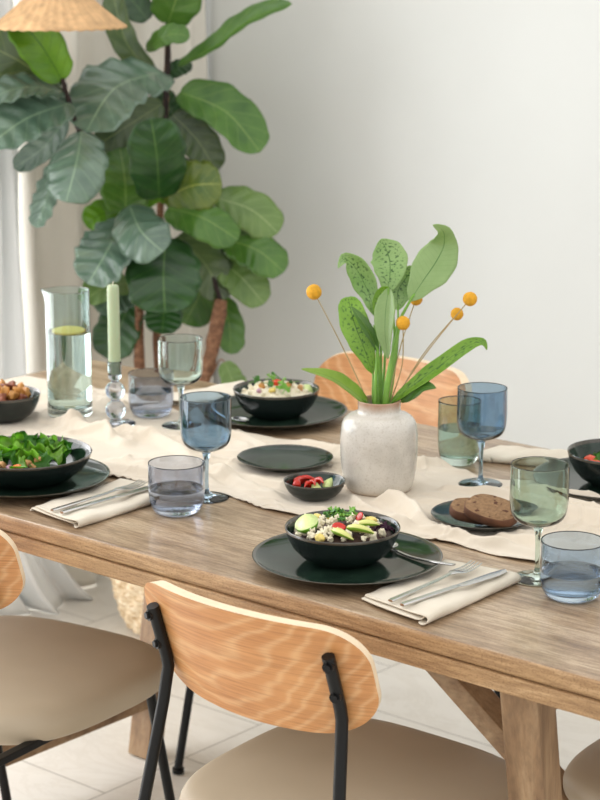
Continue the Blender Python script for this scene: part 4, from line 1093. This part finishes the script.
for k, (px, py, s) in enumerate([(333,517,.016),(340,515,.015),(337,515,.014),(344,517,.013),(350,517,.013),(330,518,.013),(347,520,.013),(328,521,.010),(354,516,.012),(338,511,.010),(361,514,.009),(343,525,.009),(346,511,.010),(325,515,.009)]):
    top0(herb_bm(s, k), 'coriander_leaf', F['herb' if k % 2 else 'herb2'], px, py, zs+.016+.003*(k%3), (.5*math.sin(k*2),.5*math.cos(k*3),k*1.3), 'coriander leaf on top of the avocado salad', 'herb')
for k, (px, py) in enumerate([(384,530),(390,533),(388,527),(379,532),(391,529)]):
    top0(leaf_bm(.020,.009,k,.7), 'cabbage_shred', F['cabb'], px, py, zs+.007, (.4,.3*k,1.4*k), 'purple cabbage shred at the right of the avocado salad', 'cabbage')
# far bowl: white grains, herbs, tomato, lime
tag(fin(mound_bm(.071,.022,.007,2), 'grain_mound', F['grain'], loc=(-.655,.595,PZ+.036)), 'white grains heaped in the far bowl', 'grain', kind='stuff')
GA = 'toppings on the far grain bowl'
zf = PZ+.056
for k, (px, py, s, m, nm, lb, ct) in enumerate([
    (277,383,.011,'tomato','tomato_piece','red tomato piece on the far grain bowl','tomato'),
    (262,386,.008,'pot','chicken_piece','golden chicken piece at the left of the far grain bowl','chicken'),
    (288,386,.009,'pot','chicken_piece','golden chicken piece beside the tomato on the far bowl','chicken'),
    (272,390,.008,'mango','pineapple_cube','yellow pineapple cube at the front of the far bowl','pineapple'),
    (259,391,.006,'onion','onion_piece','pink onion piece at the front of the far bowl','onion'),
    (300,388,.008,'crout','chicken_piece','brown chicken piece at the right of the far bowl','chicken'),
    (265,380,.007,'mango','pineapple_cube','yellow pineapple cube at the back of the far bowl','pineapple')]):
    p = LD(px, py, (-.655,.595), PZ+.042, .020, .070); put(chunk_bm((s,s*.8,s*.7), .3, k, .5), nm, F[m], p, (.3,k,.4*k), lb, ct, GA)
for k, (px, py) in enumerate([(270,378),(276,377),(283,381),(268,384),(285,390),(293,383),(281,386),(255,381)]):
    p = LD(px, py, (-.655,.595), PZ+.048, .021, .070); put(herb_bm(.013, k+20), 'coriander_leaf', F['herb' if k % 2 else 'herb2'], p, (.5*math.sin(k*2),.5,k*1.7), 'coriander leaf on the far grain bowl', 'herb', GA)
for k in range(34):
    a = k*2.4; q_ = .060*math.sqrt((k+.5)/34)
    put(chunk_bm((.0055,.005,.0045), .5, k+40, .3), 'feta_crumb', F['feta'], (-.655+q_*math.cos(a), .595+q_*math.sin(a), PZ+.040+.020*(1-(q_/.071)**2)), (k,k*.4,k*2), 'white crumb on the far grain bowl', 'feta', GA)
put(wedge_bm(.018, 2.4), 'lime_wedge', [F['limef'], F['lime']], LD(308,386,(-.655,.595),PZ+.046,.016,.070), (0,.3,.4), 'lime wedge at the right of the far grain bowl', 'lime', GA)
# left bowl: leaf salad with croutons
GL = 'pieces of the leaf salad at the left'
cl = Vector((-.670, -.006, PZ))
for k in range(26):
    a = k*2.4+.5; q_ = .074*math.sqrt((k+.5)/26); z = .027 + .024*(1-(q_/.09)**2)
    put(leaf_bm(.050, .036, k, .55, 3, .3), 'lettuce_leaf', F['lett' if k % 3 else 'lettd'], cl+Vector((q_*math.cos(a), q_*math.sin(a), z)), (.6*math.sin(k*1.7), .6*math.cos(k*2.3), k*1.9), 'green lettuce leaf in the wide bowl at the left edge', 'lettuce', GL)
for k, (px, py, s, m, nm, ct) in enumerate([(27,463,.0085,'crout','crouton','crouton'),(38,460,.0085,'crout','crouton','crouton'),(33,467,.007,'crout','crouton','crouton'),(2,465,.008,'crout','crouton','crouton'),(18,469,.0095,'carrot','carrot_slice','carrot'),(9,468,.006,'onion','onion_piece','onion')]):
    lb = {'crouton':'toasted crouton in the leaf salad','carrot':'orange carrot slice at the front of the leaf salad','onion':'pink onion piece at the front of the leaf salad'}[ct]
    put(chunk_bm((s,s*.9,s*.7), .2, k, .7), nm, F[m], LD(px, py, (-.670,-.006), PZ+.030, .026, .092), (.3*k,.2,k), lb, ct, GL)
# potatoes in the bowl at the left edge
for k in range(24):
    a = k*2.4; q_ = .050*math.sqrt((k+.5)/24); z = .040 + .022*(1-(q_/.055)**2)
    put(chunk_bm((.0125,.0105,.0085), .5, k, .45), 'roast_potato', F['pot' if k % 3 else 'potd'], Vector((-1.03,.262,CT))+Vector((q_*math.cos(a), q_*math.sin(a), z)), (k*.7,k*.9,k), 'roasted potato chunk in the deep bowl at the left edge', 'potato', 'roasted potatoes')
tag(fin(mound_bm(.056,.006,.003,9), 'potato_mash', F['potd'], loc=(-1.03,.262,CT+.034)), 'browned bits lying under the roasted potatoes', 'potato bits', kind='stuff')
# right edge bowl
cr = Vector((.072,.602,PZ)); GR = 'salad pieces in the right edge bowl'
for k in range(14):
    a = k*2.4; q_ = .058*math.sqrt((k+.5)/14)
    put(leaf_bm(.036,.026,k+60,.5), 'lettuce_leaf', F['lett' if k % 2 else 'lettd'], cr+Vector((q_*math.cos(a), q_*math.sin(a), .024+.008*(1-(q_/.06)**2))), (.5*math.sin(k),.5*math.cos(k),k), 'lettuce leaf in the bowl at the right edge', 'lettuce', GR)
for k, (dx, dy) in enumerate([(-.040,-.018),(-.020,-.035),(-.030,.010)]):
    put(chunk_bm((.013,.011,.008), .2, k, .3), 'tomato_piece', F['tomato'], cr+Vector((dx,dy,.036)), (.3,.2,k), 'orange red tomato piece in the bowl at the right edge', 'tomato', GR)
# chillies and lime in the dip bowl
cdp = Vector((-.260,.236,CT)); GD = 'chillies and lime in the dip bowl'
for k, (px, py, rz_, L) in enumerate([(304,477,.3,.030),(300,482,1.9,.030),(313,484,-.7,.040),(320,482,-.5,.034),(307,486,-1.1,.028),(298,478,.9,.026)]):
    bm = bmesh.new(); c_ = curve3([(-L/2,0,0),(0,.004,.004),(L/2,0,.001)], 10); add_tube(bm, c_, [.0055,.0065,.0066,.006,.005,.004,.003,.0022,.0016,.0010,.0008][:len(c_)] if len(c_) == 11 else [.0062,.0012], 10)
    put(bm, 'red_chilli', F['chilli'], LD(px, py+1, (-.260,.236), CT+.020, .010, .036), (.2*k,-.2,rz_), 'red chilli piece in the small dip bowl', 'chilli', GD)
for k, (px, py, rz_) in enumerate([(330,482,.6),(320,486,1.2)]):
    put(wedge_bm(.0135, 1.5), 'lime_wedge', [F['limef'], F['lime']], LD(px, py, (-.260,.236), CT+.026, .008, .032), (.25,.5,rz_), ('larger lime wedge at the right of the dip bowl','smaller lime wedge in front of the red chillies')[k], 'lime', GD)
# bread
tb_ = NT('rye_bread'); f_ = tb_.noise(tb_.map(), 150, 5, .7); vo = tb_.n('ShaderNodeTexVoronoi', Scale=170.0); tb_.l(tb_.map(), vo.inputs['Vector'])
cc_ = tb_.ramp(f_, [(.3, (116,86,58)), (.7, (158,124,88))]); g_ = tb_.noise(tb_.map(), 95, 2)
cc_ = tb_.mix(tb_.ramp(g_, [(.62, (0,0,0)), (.68, (1,1,1))]), cc_, (84,48,30)); tb_.col(cc_); tb_.set(Roughness=.9); tb_.bump(f_, .8, .003)
crust = simple('bread_crust', (92,56,34), .75, .3, 60, bump=.5); crust2 = crust
def bread(loc, rot, label, seed, sx=.046, sy=.030):
    bm = bmesh.new(); n = 64; rings = []
    for (k, z) in ((0,-.0075),(.5,-.0076),(.95,-.0075),(1.0,-.006),(1.01,0),(1.0,.006),(.96,.0075),(.5,.0078),(0,.0075)):
        if k == 0: rings.append([bm.verts.new((0,0,z))]); continue
        row = []
        for i in range(n):
            a = 2*PI*i/n; x = math.cos(a); y = math.sin(a); e = .8
            xx = sx*abs(x)**e*(1 if x > 0 else -1); yy = sy*abs(y)**e*(1 if y > 0 else -1)*(1.0 if y > 0 else .8)
            w_ = 1+.05*mn.noise(Vector((x*2,y*2,seed)))
            row.append(bm.verts.new((xx*k*w_, yy*k*w_, z+.0006*mn.noise(Vector((xx*k*90,yy*k*90,seed+z*900))))))
        rings.append(row)
    for q_, (A, B) in enumerate(zip(rings, rings[1:])):
        for i in range(n):
            j = (i+1) % n
            if len(A) == 1: f = bm.faces.new((A[0], B[i], B[j]))
            elif len(B) == 1: f = bm.faces.new((A[i], A[j], B[0]))
            else: f = bm.faces.new((A[i], A[j], B[j], B[i]))
            f.material_index = 1 if 2 <= q_ <= 5 else 0
    put(bm, 'bread_slice', [tb_.m, crust], loc, rot, label, 'bread', 'slices of brown bread')
bread(L3(476,512,CT+.021), (.22,.10,R(30)), 'brown bread slice underneath at the left, partly covered', 3, .040, .030)
bread(L3(491,512,CT+.030), (.30,.16,R(8)), 'brown bread slice leaning on top of the other slice', 5, .042, .032)
